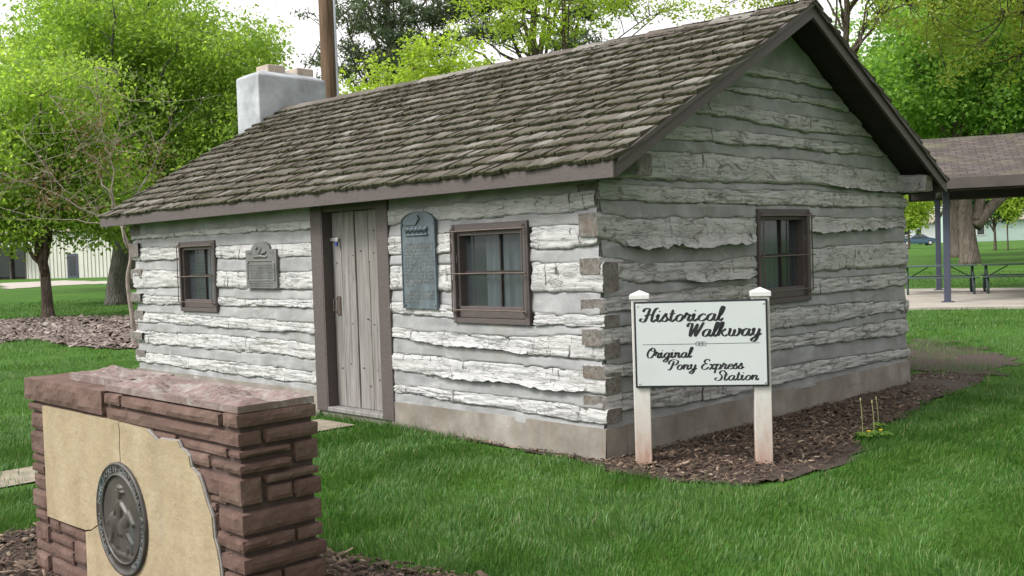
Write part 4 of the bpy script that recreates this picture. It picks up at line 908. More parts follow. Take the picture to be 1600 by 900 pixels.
core = MB(); core.box((-2.60 * MK, .022, -.05), (-.022, DEP * MK - .02, mz(.86))); core.build('mortar_core', M['mortar'], mon)
fy = 0.0     # front plane of corner stones
# right end: corner stones (wrap on to the front) and stones behind them
rows = [  # (z0, z1, [(y0, y1), ...])
    (.838, .902, [(0, .43)]), (.751, .816, [(0, .125), (.143, .432)]), (.699, .731, [(0, .281)]), (.636, .733, [(.297, .432)]), (.625, .669, [(0, .274)]), (.564, .602, [(.14, .426)]),
    (.479, .602, [(0, .115)]), (.474, .549, [(.144, .279)]), (.468, .550, [(.296, .435)]), (.344, .442, [(0, .436)]), (.263, .324, [(0, .281)]), (.260, .322, [(.296, .440)]),
    (.165, .236, [(0, .452)]), (.055, .148, [(0, .20), (.215, .455)]), (-.06, .04, [(0, .30), (.315, .45)]), (-.18, -.075, [(0, .452)]), (-.29, -.195, [(0, .22), (.235, .45)])]
for z0, z1, l in rows:
    for (y0, y1) in l:
        if z0 > .83: stone(-.14, .0, y0, y1, z0, z1); continue
        if z0 > .745 and y0 == 0: stone(-1.44, .0, y0, y1, z0, z1, cell=.035); continue
        stone(-(.10 + .05 * ((sc_[0] * 5) % 3)) if y0 == 0 else -.2, 0.004 * ((sc_[0] * 3) % 4), y0, y1, z0, z1)
# front strip stones beside the cream slab
strip = [(-.60, -.12, .69, .735), (-.56, -.29, .62, .683), (-.275, -.11, .63, .668), (-.42, -.16, .50, .60), (-.30, -.145, .465, .492), (-.32, -.24, .42, .458), (-.225, -.13, .345, .44), (-.30, -.235, .30, .41),
         (-.25, -.12, .262, .33), (-.30, -.20, .17, .25), (-.185, -.14, .165, .24), (-.26, -.14, .06, .145), (-.24, -.13, -.06, .04), (-.24, -.14, -.18, -.075), (-.24, -.14, -.29, -.195), (-.86, -.62, .70, .742)]
for a, b_, z0, z1 in strip: stone(a, b_ - .006, .006, .1, z0, z1, amp=.004, pil=.001)
# left pier
zz = .748; k = 0
for h in (.05, .105, .135, .045, .05, .09, .11, .07, .10, .06, .10, .12):
    stone(-2.635 + .012 * (k % 3), -2.38 - .02 * ((k * 2) % 3), .0 + .01 * (k % 2), DEP - .01, zz - h, zz); zz -= h + .014; k += 1
# lower left stones under the slab
for a, b_, z0, z1 in [(-2.37, -2.22, -.03, .04), (-2.20, -1.80, -.02, .045), (-2.37, -2.02, -.10, -.045), (-2.0, -1.80, -.16, -.035), (-2.37, -2.02, -.19, -.115), (-2.37, -1.80, -.30, -.205)]:
    stone(a, b_, .004, .1, z0, z1, amp=.004, pil=.004)
# cap courses
stone(-2.66, -1.466, -.012, DEP, .765, .905, amp=.007, cell=.035)
stone(-1.44, -1.245, -.008, .2, .835, .895); stone(-1.228, -.165, -.006, .2, .834, .893, cell=.03); stone(-1.44, -.16, .22, DEP, .834, .893, cell=.04)
# top flags: split, layered surface
def flag(u0, u1, v0, v1, z0, z1, seed):
    nu, nv = int((u1 - u0) * MK / .011), int((v1 - v0) * MK / .011); U, Vv = np.meshgrid(np.linspace(u0 * MK, u1 * MK, nu), np.linspace(v0 * MK, v1 * MK, nv), indexing='ij')
    h = fbm(U * 4.5, Vv * 11, 0, seed, 5); lay = np.floor((h + 1.2) * 4.2) / 4.2; e = np.minimum(np.minimum(U - u0 * MK, u1 * MK - U), np.minimum(Vv - v0 * MK, v1 * MK - Vv))
    z = mz(z1) + np.clip(e / .05, 0, 1) * (.020 * (lay - .8)) + .002 * fbm(U * 40, Vv * 40, 0, seed + 1, 2)
    V = np.stack([U, Vv, z], -1).reshape(-1, 3); i = np.arange(nu - 1)[:, None] * nv + np.arange(nv - 1)[None, :]
    mb = MB(); mb.add(V, np.stack([i, i + nv, i + nv + 1, i + 1], -1).reshape(-1, 4))
    per = [(a, 0) for a in range(nu)] + [(nu - 1, b_) for b_ in range(1, nv)] + [(a, nv - 1) for a in range(nu - 2, -1, -1)] + [(0, b_) for b_ in range(nv - 2, 0, -1)]
    T = np.array([V[a * nv + b_] for a, b_ in per]); Bm = T.copy(); Bm[:, 2] = mz(z0); n = len(per)
    mb.add(np.concatenate([T, Bm]), [(i, (i + 1) % n, n + (i + 1) % n, n + i) for i in range(n)])
    mb.build('cap_slab', M['capstone'], mon, fix=False)
flag(-1.45, -.012, .012, DEP - .012, .905, .938, 701); flag(-2.19, -1.462, .10, DEP - .012, .908, .950, 702)
# cream slabs: three pieces with hairline joints
edge = [(-.919, .743), (-.80, .696), (-.769, .713), (-.70, .715), (-.574, .722), (-.55, .689), (-.50, .675), (-.467, .661), (-.452, .606), (-.41, .59), (-.378, .578), (-.344, .527), (-.325, .49), (-.301, .447), (-.262, .398), (-.258, .34), (-.253, .296), (-.227, .246), (-.208, .182), (-.201, .123), (-.19, .0), (-.186, -.13), (-.18, -.30)]
Pm = lambda p: (p[0] * MK, p[1], mz(p[2]))
def slab(poly, o0, o1, name='cream_slab'):
    mb = MB(); mb.prism(poly, o0, o1, Pm); return mb.build(name, M['cream'], mon)
slab([(-2.365, .745), (-1.262, .752), (-1.25, .70), (-1.262, .62), (-1.255, .50), (-1.26, .218), (-1.58, .139), (-1.70, .085), (-1.782, .07), (-2.0, .062), (-2.365, .055)], -.007, .03)
slab([(-1.253, .75), (-.925, .743)] + edge[1:] + [(-1.26, -.30), (-1.245, .218), (-1.246, .50), (-1.252, .62), (-1.24, .70)], -.007, .03)
slab([(-1.265, .208), (-1.58, .131), (-1.70, .077), (-1.776, .06), (-1.782, -.30), (-1.265, -.30)], -.007, .03)
# grey mortar bead along the broken edge
bead = MB(); pts = [np.array(Pm((u + .008, .001, z))) for u, z in edge]; bead.tube(pts, .0065, 6); bead.build('mortar_bead', M['greymortar'], mon)

# medallion
med = MB(); RM = .31 * MK; Cm = (-1.255 * MK, mz(.222))
def ringprof(prof, n=64):
    V = []; F = []
    for r, o in prof:
        for k in range(n): a = 2 * math.pi * k / n; V.append((Cm[0] + r * math.cos(a), o, Cm[1] + r * math.sin(a)))
    m = len(prof)
    for i in range(m - 1):
        for k in range(n): F.append((i * n + k, i * n + (k + 1) % n, (i + 1) * n + (k + 1) % n, (i + 1) * n + k))
    return V, F
V, F = ringprof([(RM, -.005), (RM, -.018), (RM * .985, -.023), (RM * .95, -.023), (RM * .935, -.016), (RM * .80, -.016), (RM * .79, -.022), (RM * .765, -.022), (RM * .755, -.014)])
medo = obj('medallion', None, None) if False else None
med.add(V, F); medo = med.build('medallion', M['bronze_med'], mon, True); medo['label'] = 'round bronze medallion with rider relief and raised lettering'
# relief: height field of soft strokes (rider on a galloping horse)
nr, na = 46, 120; rr = np.linspace(0, RM * .757, nr); aa = np.linspace(0, 2 * np.pi, na, endpoint=False); RR, AA = np.meshgrid(rr, aa, indexing='ij'); X_ = RR * np.cos(AA) / RM; Z_ = RR * np.sin(AA) / RM
def cap_h(p, q, r0, r1, h):
    p, q = np.array(p), np.array(q); d = q - p; t = np.clip(((X_ - p[0]) * d[0] + (Z_ - p[1]) * d[1]) / (d @ d + 1e-9), 0, 1)
    r = r0 + (r1 - r0) * t; dist = np.hypot(X_ - p[0] - d[0] * t, Z_ - p[1] - d[1] * t); return h * np.sqrt(np.clip(1 - (dist / r) ** 2, 0, 1))
hf = np.zeros_like(X_)
for c_ in [((-.32, -.12), (.10, -.16), .19, .17, .020), ((.10, -.10), (.30, .10), .14, .09, .022), ((.30, .10), (.48, -.02), .09, .05, .022), ((-.36, -.2), (-.44, -.45), .08, .04, .016), ((-.44, -.45), (-.60, -.50), .04, .025, .014),
           ((-.25, -.25), (-.18, -.52), .08, .035, .016), ((.12, -.25), (.22, -.50), .07, .035, .017), ((.22, -.5), (.15, -.66), .035, .025, .014), ((.15, -.2), (.40, -.38), .07, .035, .017), ((.4, -.38), (.36, -.56), .035, .025, .014),
           ((-.45, -.05), (-.62, -.18), .06, .03, .012), ((-.10, .0), (-.04, .28), .10, .11, .024), ((-.02, .40), (0, .46), .07, .065, .026), ((-.12, .50), (.12, .49), .03, .03, .026), ((-.05, .55), (.05, .55), .05, .05, .026),
           ((.05, .26), (.28, .12), .05, .035, .024), ((-.12, .26), (-.25, .05), .05, .035, .022), ((-.10, .02), (.0, -.26), .07, .05, .026), ((-.55, -.66), (.5, -.64), .05, .05, .008), ((-.66, -.5), (-.3, -.62), .05, .03, .008)]:
    hf = np.maximum(hf, cap_h(*c_))
V = np.stack([Cm[0] + RR * np.cos(AA), -.0125 - hf * 0.5, Cm[1] + RR * np.sin(AA)], -1).reshape(-1, 3)
i = np.arange(nr - 1)[:, None] * na + np.arange(na)[None, :]; j = np.arange(nr - 1)[:, None] * na + (np.arange(na)[None, :] + 1) % na
obj('relief', mesh_np('relief', V, [np.stack([i, j, j + na, i + na], -1).reshape(-1, 4)], [M['bronze_med']], True), medo)

# text from the built-in font, as mesh
def text_mesh(body, size, extrude=0.0, align='LEFT'):
    cu = bpy.data.curves.new('t', 'FONT'); cu.body = body; cu.size = size; cu.extrude = extrude; cu.resolution_u = 2; cu.align_x = align
    o = bpy.data.objects.new('t', cu); scene.collection.objects.link(o); bpy.context.view_layer.update()
    me = o.evaluated_get(bpy.context.evaluated_depsgraph_get()).to_mesh(); V = np.array([v.co[:] for v in me.vertices]) if len(me.vertices) else np.zeros((0, 3)); F = [tuple(p.vertices) for p in me.polygons]
    o.to_mesh_clear(); bpy.data.objects.remove(o); bpy.data.curves.remove(cu); return V, F
txt = 'NATIONAL PONY EXPRESS CENTENNIAL ASSOCIATION'; mb = MB(); cache = {}
a0, a1 = R(232), R(-62)
for k, chx in enumerate(txt):
    if chx == ' ': continue
    if chx not in cache: cache[chx] = text_mesh(chx, .036, .003, 'CENTER')
    V, F = cache[chx]; a = a0 + (a1 - a0) * (k + .5) / len(txt); rad = RM * .835; d = a - math.pi / 2
    W_ = [(Cm[0] + math.cos(a) * rad + x * math.cos(d) - y * math.sin(d), -.0185 - z, Cm[1] + math.sin(a) * rad + x * math.sin(d) + y * math.cos(d)) for x, y, z in V]
    mb.add(W_, F)
mb.build('lettering', M['bronze_hi'], medo, kind='stuff')

# ------------------------------------------------------------------ the two bronze plaques on the cabin front
def scribble(mb, u0, u1, z, h, o, mp, g, first=0.0):
    """raised worn letters, no longer readable"""
    u = u0 + first
    while u < u1 - .008:
        w = h * g.uniform(.42, .72); 
        if u + w > u1: break
        if g.random() < .17: u += w * .7; continue
        t = h * .2
        parts = [(0, 0, t, h), (w - t, 0, w, h), (t, h - t, w - t, h), (t, 0, w - t, t), (t, h * .42, w - t, h * .42 + t)]
        keep = g.random(5) < np.array([.9, .62, .5, .45, .42])
        for q, kq in zip(parts, keep):
            if kq: mb.box((u + q[0], o, z + q[1]), (u + q[2], o + .0035, z + q[3]), mp)
        u += w + h * .2
pl = thing('bronze_plaque', 'tall blue grey bronze plaque with arched top between door and window', 'plaque', (-2.05, -.045, 1.125))
PQ = lambda v: (v[0], -v[1], v[2])
arch = [(-.235, 0), (.235, 0), (.235, .765)] + [(.235 * math.cos(a), .765 + .10 * math.sin(a)) for a in np.linspace(.25, math.pi - .25, 13)] + [(-.235, .765)]
mb = MB(); mb.prism(arch, 0.0, .022, PQ); mb.build('plate', M['bronze_blue'], pl)
mb = MB(); n = len(arch); inn = [(u * .965, .433 + (z - .433) * .98) for u, z in arch]
V = [PQ((u, .0225, z)) for u, z in arch] + [PQ((u, .030, z)) for u, z in arch] + [PQ((u, .030, z)) for u, z in inn] + [PQ((u, .0225, z)) for u, z in inn]
mb.add(V, [(r * n + k, r * n + (k + 1) % n, (r + 1) * n + (k + 1) % n, (r + 1) * n + k) for r in range(3) for k in range(n)]); mb.build('rim', M['bronze_blue'], pl)
g = np.random.default_rng(3); mb = MB(); zz = .565
for k in range(13): scribble(mb, -.20, .205 if k < 12 else -.08, zz, .020, .0225, PQ, g); zz -= .0305
zz -= .025
for k in range(4): scribble(mb, -.20, .205 if k < 3 else -.02, zz, .020, .0225, PQ, g, .06 if k == 0 else 0); zz -= .0305
mb.build('lettering', M['bronze_hi'], pl, kind='stuff')
mb = MB()   # wagon and oxen relief
mb.tube([PQ((-.17, .03, .655)), PQ((.14, .03, .655))], .008, 6)
for q in range(5): mb.tube([PQ((-.16 + q * .06, .026, .70)), PQ((-.12 + q * .06, .030, .705)), PQ((-.105 + q * .06, .028, .72))], [.018, .022, .012], 7); mb.tube([PQ((-.16 + q * .06, .026, .70)), PQ((-.165 + q * .06, .026, .66))], .006, 5); mb.tube([PQ((-.13 + q * .06, .026, .70)), PQ((-.125 + q * .06, .026, .66))], .006, 5)
mb.prism([(-.17, .745), (-.02, .745), (.03, .80), (.01, .83), (-.08, .815), (-.16, .80), (-.19, .775)], .022, .036, PQ)
mb.build('relief', M['bronze_blue'], pl)
mb = MB()
for u, z in ((-.215, .75), (.215, .75), (-.21, .03), (.21, .03)): mb.tube([PQ((u, .022, z)), PQ((u, .033, z)), PQ((u, .035, z))], [.010, .010, .004], 8)
mb.build('bolts', M['bronze_blue'], pl)

pl = thing('bronze_plaque', 'small grey plaque with round hump on top between far window and door', 'plaque', (-4.70, -.045, 1.30))
out = [(-.31, 0), (.31, 0), (.31, .415), (.19, .415)] + [(.19 * math.cos(a), .415 + .085 * math.sin(a)) for a in np.linspace(.15, math.pi - .15, 11)] + [(-.19, .415), (-.31, .415)]
mb = MB(); mb.prism(out, 0, .03, PQ); mb.build('plate', M['bronze_grey'], pl)
mb = MB(); ipl = [(-.27, .085), (.27, .085), (.27, .265), (.24, .295), (-.24, .295), (-.27, .265)]
for k in range(6):
    a, b_ = np.array(ipl[k]), np.array(ipl[(k + 1) % 6]); mb.tube([PQ((a[0], .032, a[1])), PQ((b_[0], .032, b_[1]))], .007, 6)
mb.build('rim', M['bronze_grey'], pl)
mb = MB(); zz = .255
for k in range(6): scribble(mb, -.235, .235, zz - .018, .016, .0305, PQ, g); zz -= .027
scribble(mb, -.25, .25, .045, .014, .0305, PQ, g); scribble(mb, -.22, .22, .018, .014, .0305, PQ, g); scribble(mb, -.28, -.17, .37, .02, .0305, PQ, g); scribble(mb, .18, .28, .37, .02, .0305, PQ, g)
mb.build('lettering', M['bronze_hi'], pl, kind='stuff')
mb = MB(); mb.tube([PQ((-.13, .034, .335)), PQ((0, .036, .345)), PQ((.13, .034, .335))], [.012, .016, .01], 6); mb.tube([PQ((-.05, .028, .35)), PQ((.0, .030, .40)), PQ((.02, .028, .44))], [.012, .014, .008], 7); mb.tube([PQ((-.09, .032, .42)), PQ((-.05, .036, .44))], .01, 6); mb.tube([PQ((.03, .034, .37)), PQ((.12, .036, .39))], [.018, .01], 6)
mb.build('relief', M['bronze_grey'], pl)

# ------------------------------------------------------------------ sign
sg = thing('walkway_sign', 'white sign board with black script lettering on two white posts', 'sign', (0.66, 0.315, 0.0), math.atan2(.49, .66))
for ux in (-.43, .43):
    mb = MB(); mb.bbox((ux - .060, -.055, -.2), (ux + .060, .065, 1.225), .004); po = mb.build('post', M['post'], sg)
    mb = MB(); b0, b1 = 1.2255, 1.262; mb.bbox((ux - .072, -.067, b0), (ux + .072, .077, b1), .004)
    mb.add([(ux - .068, -.063, b1), (ux + .068, -.063, b1), (ux + .068, .073, b1), (ux - .068, .073, b1), (ux, .005, b1 + .03)], [(0, 1, 4), (1, 2, 4), (2, 3, 4), (3, 0, 4)]); mb.build('post_cap', M['white_paint'], po)
BW, BH, BZ = .945, .625, .585
mb = MB(); mb.bbox((-BW / 2, -.078, BZ), (BW / 2, -.057, BZ + BH), .003); bd = mb.build('board', M['black'], sg)
mb = MB(); f_ = .014; mb.box((-BW / 2 + f_, -.0815, BZ + f_), (BW / 2 - f_, -.0785, BZ + BH - f_)); mb.build('face', M['sign_white'], bd)
GL = {'a': ([[(.42, .42), (.28, .5), (.1, .36), (.08, .12), (.2, 0), (.36, .14), (.44, .5)], [(.44, .5), (.41, .14), (.5, 0), (.64, .16)]], .58),
 'c': ([[(.4, .4), (.28, .5), (.1, .34), (.08, .12), (.2, 0), (.34, .04), (.48, .18)]], .44), 'e': ([[(.08, .22), (.3, .3), (.36, .42), (.26, .5), (.1, .36), (.08, .12), (.2, 0), (.34, .04), (.48, .18)]], .44),
 'g': ([[(.42, .42), (.28, .5), (.1, .36), (.08, .12), (.2, 0), (.36, .14), (.44, .5)], [(.44, .5), (.41, 0), (.35, -.3), (.2, -.42), (.08, -.32), (.2, -.14), (.6, .14)]], .56),
 'i': ([[(.0, .3), (.1, .5), (.08, .14), (.17, 0), (.32, .16)]], .30), 'k': ([[(.0, .14), (.16, .6), (.2, .94), (.14, 1.0), (.10, .8), (.07, 0)], [(.09, .22), (.26, .36), (.42, .52)], [(.18, .30), (.32, .06), (.42, 0), (.56, .10)]], .56),
 'l': ([[(.0, .14), (.18, .5), (.26, .88), (.2, 1), (.12, .85), (.08, .15), (.17, 0), (.32, .16)]], .29), 'n': ([[(.0, .34), (.09, .5), (.09, .35), (.06, 0)], [(.07, .22), (.22, .46), (.33, .48), (.36, .36), (.33, .1), (.42, 0), (.55, .16)]], .52),
 'o': ([[(.26, .5), (.1, .38), (.06, .16), (.18, 0), (.34, .1), (.38, .34), (.26, .5)], [(.3, .46), (.38, .38), (.5, .42)]], .45), 'p': ([[(.0, .34), (.1, .5), (.08, .2), (.05, -.42)], [(.08, .3), (.24, .5), (.38, .4), (.38, .14), (.24, 0), (.1, .08)], [(.24, 0), (.38, .02), (.52, .16)]], .5),
 'r': ([[(.0, .2), (.1, .58), (.14, .46), (.28, .46), (.23, .1), (.32, 0), (.46, .16)]], .40), 's': ([[(.0, .14), (.18, .56), (.2, .4), (.3, .2), (.22, .02), (.08, .02), (.06, .1)], [(.24, .04), (.44, .16)]], .38),
 't': ([[(.13, .85), (.09, .15), (.18, 0), (.34, .16)], [(-.04, .56), (.12, .55), (.28, .57)]], .32), 'w': ([[(.02, .46), (.1, .5), (.08, .12), (.19, 0), (.32, .12), (.36, .48)], [(.36, .48), (.34, .12), (.45, 0), (.6, .14), (.62, .46), (.58, .5), (.64, .4), (.78, .44)]], .72),
 'x': ([[(.0, .42), (.12, .5), (.22, .25), (.32, 0), (.48, .14)], [(.42, .46), (.32, .48), (.1, .02), (.0, .04)]], .44), 'y': ([[(.0, .34), (.1, .5), (.09, .14), (.2, .02), (.34, .14), (.4, .5)], [(.4, .5), (.37, 0), (.31, -.3), (.18, -.42), (.06, -.32), (.18, -.14), (.56, .14)]], .52),
 'H': ([[(.0, .72), (.06, .92), (.22, .98), (.32, .9), (.27, .5), (.2, .1), (.08, 0), (-.06, .08), (-.04, .22), (.08, .2)], [(.78, .98), (.66, .94), (.56, .7), (.52, .3), (.54, .06), (.62, 0), (.76, .16)], [(.10, .44), (.3, .5), (.6, .54)]], .74),
 'W': ([[(.0, .70), (.06, .92), (.2, .96), (.26, .86), (.23, .4), (.25, .0)], [(.25, 0), (.42, .5), (.56, .92)], [(.56, .92), (.52, .4), (.54, 0)], [(.54, 0), (.72, .5), (.84, .92), (.92, .98)]], .88),
 'O': ([[(.42, 1.0), (.16, .8), (.05, .36), (.2, .02), (.44, .08), (.6, .5), (.54, .88), (.36, .98), (.26, .84), (.36, .68), (.7, .72)]], .68), 'P': ([[(.36, .86), (.30, .5), (.22, .1), (.1, -.02), (.0, .06)], [(.02, .55), (.0, .78), (.16, .97), (.42, 1.0), (.64, .9), (.66, .68), (.5, .5), (.30, .47)]], .66),
 'E': ([[(.54, .82), (.42, 1.0), (.2, .92), (.18, .68), (.36, .56), (.16, .5), (.03, .24), (.14, .02), (.36, .02), (.56, .22)]], .58), 'S': ([[(.6, .80), (.5, 1.0), (.28, .94), (.24, .7), (.4, .48), (.42, .18), (.26, 0), (.04, .04), (-.02, .2), (.12, .28)]], .56)}
def script_line(mb, text, x0, x1, zb, hgt):
    adv = sum(.34 if c == ' ' else GL[c][1] for c in text); sx = (x1 - x0) / adv; x = x0; lay = 0
    for c in text:
        if c == ' ': x += .34 * sx; continue
        st, ad = GL[c]
        strokes = [catmull(s_, 8) for s_ in st]
        for s_ in strokes:
            P_ = np.stack([x + s_[:, 0] * sx + s_[:, 1] * hgt * .22, zb + s_[:, 1] * hgt], -1); T = np.gradient(P_, axis=0); T /= np.linalg.norm(T, axis=1)[:, None] + 1e-9
            Nn = np.stack([-T[:, 1], T[:, 0]], -1); vert = np.abs(T[:, 1] * .97 + T[:, 0] * .24); w = hgt * (.028 + .076 * vert ** 1.5); w[0] *= .5; w[-1] *= .5
            A, B_ = P_ + Nn * w[:, None], P_ - Nn * w[:, None]; lay += 1; o = -.0822 - .00012 * (lay % 5)
            V = [(a[0], o, a[1]) for a in A] + [(b_[0], o, b_[1]) for b_ in B_]; n = len(P_)
            mb.add(V, [(k, k + 1, n + k + 1, n + k) for k in range(n - 1)])
        if c == 'i':
            cx, cz = x + .13 * sx + .72 * hgt * .22, zb + .74 * hgt; mb.add([(cx + .06 * hgt * math.cos(a), -.0825, cz + .06 * hgt * math.sin(a)) for a in np.linspace(0, 6.283, 12, endpoint=False)], [tuple(range(12))])
        x += ad * sx
X0 = lambda f: -BW / 2 + BW * f; Zf = lambda f: BZ + BH * (1 - f)
for tx, xa, xb, zf_, hg in (('Historical', .055, .665, .235, .100), ('Walkway', .385, .945, .415, .100), ('Original', .085, .425, .655, .074), ('Pony Express', .245, .81, .795, .072), ('Station', .60, .92, .925, .070)):
    mb = MB(); script_line(mb, tx, X0(xa), X0(xb), Zf(zf_), hg); mb.build('lettering', M['sign_black'], bd, fix=False)
mb = MB(); mb.add([(X0(.06), -.0826, Zf(.502)), (X0(.94), -.0826, Zf(.502)), (X0(.94), -.0826, Zf(.497)), (X0(.06), -.0826, Zf(.497))], [(0, 1, 2, 3)]); mb.build('rule', M['sign_black'], bd, fix=False)
for q in (-.022, 0, .022):
    mb = MB(); n = 28; V = [(X0(.5) + q + r * math.cos(a), -.0829 - .0001 * (q > 0) + .0001 * (q < 0), Zf(.50) + r * math.sin(a)) for r in (.0165, .0135) for a in np.linspace(0, 6.283, n, endpoint=False)]
    mb.add(V, [(k, (k + 1) % n, n + (k + 1) % n, n + k) for k in range(n)]); mb.build('ring', M['sign_black'], bd, fix=False)
for ux in (-1, 1):
    for zz in (BZ + .03, BZ + BH - .03):
        mb = MB(); u = ux * (BW / 2 - .028); mb.tube([(u, -.0816, zz), (u, -.086, zz), (u, -.087, zz)], [.007, .007, .003], 8); mb.build('screw', M['steel'], bd)
# ------------------------------------------------------------------ trees
def leaves_np(C, n, sp, size, g, droop=0.35, aspect=0.55):
    """n leaves round cluster centres C: folded diamond leaves"""
    k = g.integers(len(C), size=n); P = C[k] + g.normal(0, 1, (n, 3)) * np.array(sp)
    d = g.normal(0, 1, (n, 3)); d[:, 2] = d[:, 2] * .5 - droop; d /= np.linalg.norm(d, axis=1)[:, None]
    u = g.normal(0, 1, (n, 3)); s = np.cross(d, u); s /= np.linalg.norm(s, axis=1)[:, None] + 1e-9; nn = np.cross(s, d)
    L = (size * g.uniform(.6, 1.35, n))[:, None]; w = L * aspect * .5; up = nn * L * .10
    V = np.stack([P, P + d * L * .45 + s * w + up, P + d * L, P + d * L * .45 - s * w + up], 1)
    return V.reshape(-1, 3)
def needles_np(C, n, sp, size, g):
    k = g.integers(len(C), size=n); P = C[k] + g.normal(0, 1, (n, 3)) * np.array(sp)
    d = g.normal(0, 1, (n, 3)); d[:, 2] += .35; d /= np.linalg.norm(d, axis=1)[:, None]; s = np.cross(d, g.normal(0, 1, (n, 3))); s /= np.linalg.norm(s, axis=1)[:, None] + 1e-9
    L = (size * g.uniform(.6, 1.3, n))[:, None]; w = L * .11
    return np.stack([P - s * w, P + d * L * .5 - s * w * 1.3, P + d * L, P + d * L * .5 + s * w * 1.3], 1).reshape(-1, 3)
def crown_clusters(blobs, n, g, shell=2.0):
    W_ = np.array([b[6] if len(b) > 6 else b[3] * b[4] * b[5] for b in blobs], float); k = g.choice(len(blobs), n, p=W_ / W_.sum()); B = np.array([b[:6] for b in blobs])[k]
    d = g.normal(0, 1, (n, 3)); d /= np.linalg.norm(d, axis=1)[:, None]; r = g.random(n) ** (1 / (3 * shell / 1.6)); return B[:, :3] + d * B[:, 3:6] * r[:, None] * (1 + .18 * g.normal(0, 1, n)[:, None])
def bez(a, b, c, n=9):
    t = np.linspace(0, 1, n)[:, None]; return (1 - t) ** 2 * a + 2 * t * (1 - t) * b + t * t * c
def tree(name, label, base, trunk, blobs, nleaf, size, lm, bm, seed, ncl=None, limbs=10, twigs=140, r0=.2, droop=.5, sp=.45, needle=False, group=None, fork=.35, aspect=.55, crown_name='crown', tw=.012, cat='tree', extra=None, sag=0.0):
    """trunk: offsets (dx,dy,z) from the base; blobs: (x,y,z,rx,ry,rz) offsets from the base"""
    g = np.random.default_rng(seed); bz = float(terrain(base[0], base[1])); root = thing(name, label, cat, (base[0], base[1], bz), 0, group)
    T = catmull([(0, 0, -.15)] + list(trunk), 5); T = T + np.stack([fbm(T[:, 2] * .6, 0, 0, seed, 2), fbm(T[:, 2] * .6, 5, 0, seed, 2), 0 * T[:, 2]], -1) * r0 * .35 * np.clip(T[:, 2:3] / 1.0, 0, 1)
    h = T[-1, 2]; rad = r0 * (1 - .62 * np.clip(T[:, 2] / h, 0, 1)) * (1 + .32 * np.exp(-np.clip(T[:, 2], 0, 9) / (r0 * 1.2)))
    mb = MB(); mb.tube(T, rad, 14 if r0 > .15 else 8)
    C = crown_clusters(blobs, ncl or max(30, nleaf // 75), g); LP, LR = [], []
    order = g.permutation(len(C)); targets = []
    for i_ in order:                       # limbs head for well spread cluster points
        if all(np.linalg.norm(C[i_] - q) > 0.55 * np.mean([b[3] for b in blobs]) * 1.0 for q in targets): targets.append(C[i_])
        if len(targets) >= limbs: break
    for q in targets:
        f = g.uniform(fork, .97); k = int(f * (len(T) - 1)); a = T[k]; mid = a + (q - a) * .45 + np.array([0, 0, .22 * np.linalg.norm(q - a) * (.3 if needle else 1)]); B = bez(a, mid, q, 10)
        B[1:-1] += g.normal(0, .03 * np.linalg.norm(q - a), (8, 3)) * .6; r = np.linspace(rad[k] * g.uniform(.42, .62), tw * 1.3, 10); mb.tube(B, r, 7 if r0 > .15 else 5); LP.append(B[2:]); LR.append(r[2:])
    if LP:
        LPc = np.concatenate(LP); LRc = np.concatenate(LR)
        for q in C[g.permutation(len(C))[:twigs]]:
            k = int(np.argmin(((LPc - q) ** 2).sum(1))); a = LPc[k]; mid = (a + q) / 2 + np.array([0, 0, (.18 - sag) * np.linalg.norm(q - a)]) + g.normal(0, .08, 3) * np.linalg.norm(q - a); B = bez(a, mid, q, 6)
            mb.tube(B, np.linspace(min(LRc[k] * .7, tw * 2.2), tw * .5, 6), 4, caps=False)
    if extra is not None: extra(mb, g)
    mb.build('trunk', bm, root, True, False)
    if nleaf:
        V = needles_np(C, nleaf, (sp, sp, sp * .5), size, g) if needle else leaves_np(C, nleaf, (sp, sp, sp * .7), size, g, droop, aspect)
        obj(crown_name, mesh_np(crown_name, V, [np.arange(len(V)).reshape(-1, 4)], [lm]), root)
    return root
RT = np.array([0.7107, 0.7035, 0]); FW = np.array([-0.7118, 0.7023, 0])
def off(r, f, z): v = RT * r + FW * f; return (v[0], v[1], z)
def blob(r, f, z, rr, rf, rz): v = RT * r + FW * f; return (v[0], v[1], z, rr * .72 + rf * .28, rr * .72 + rf * .28, rz)
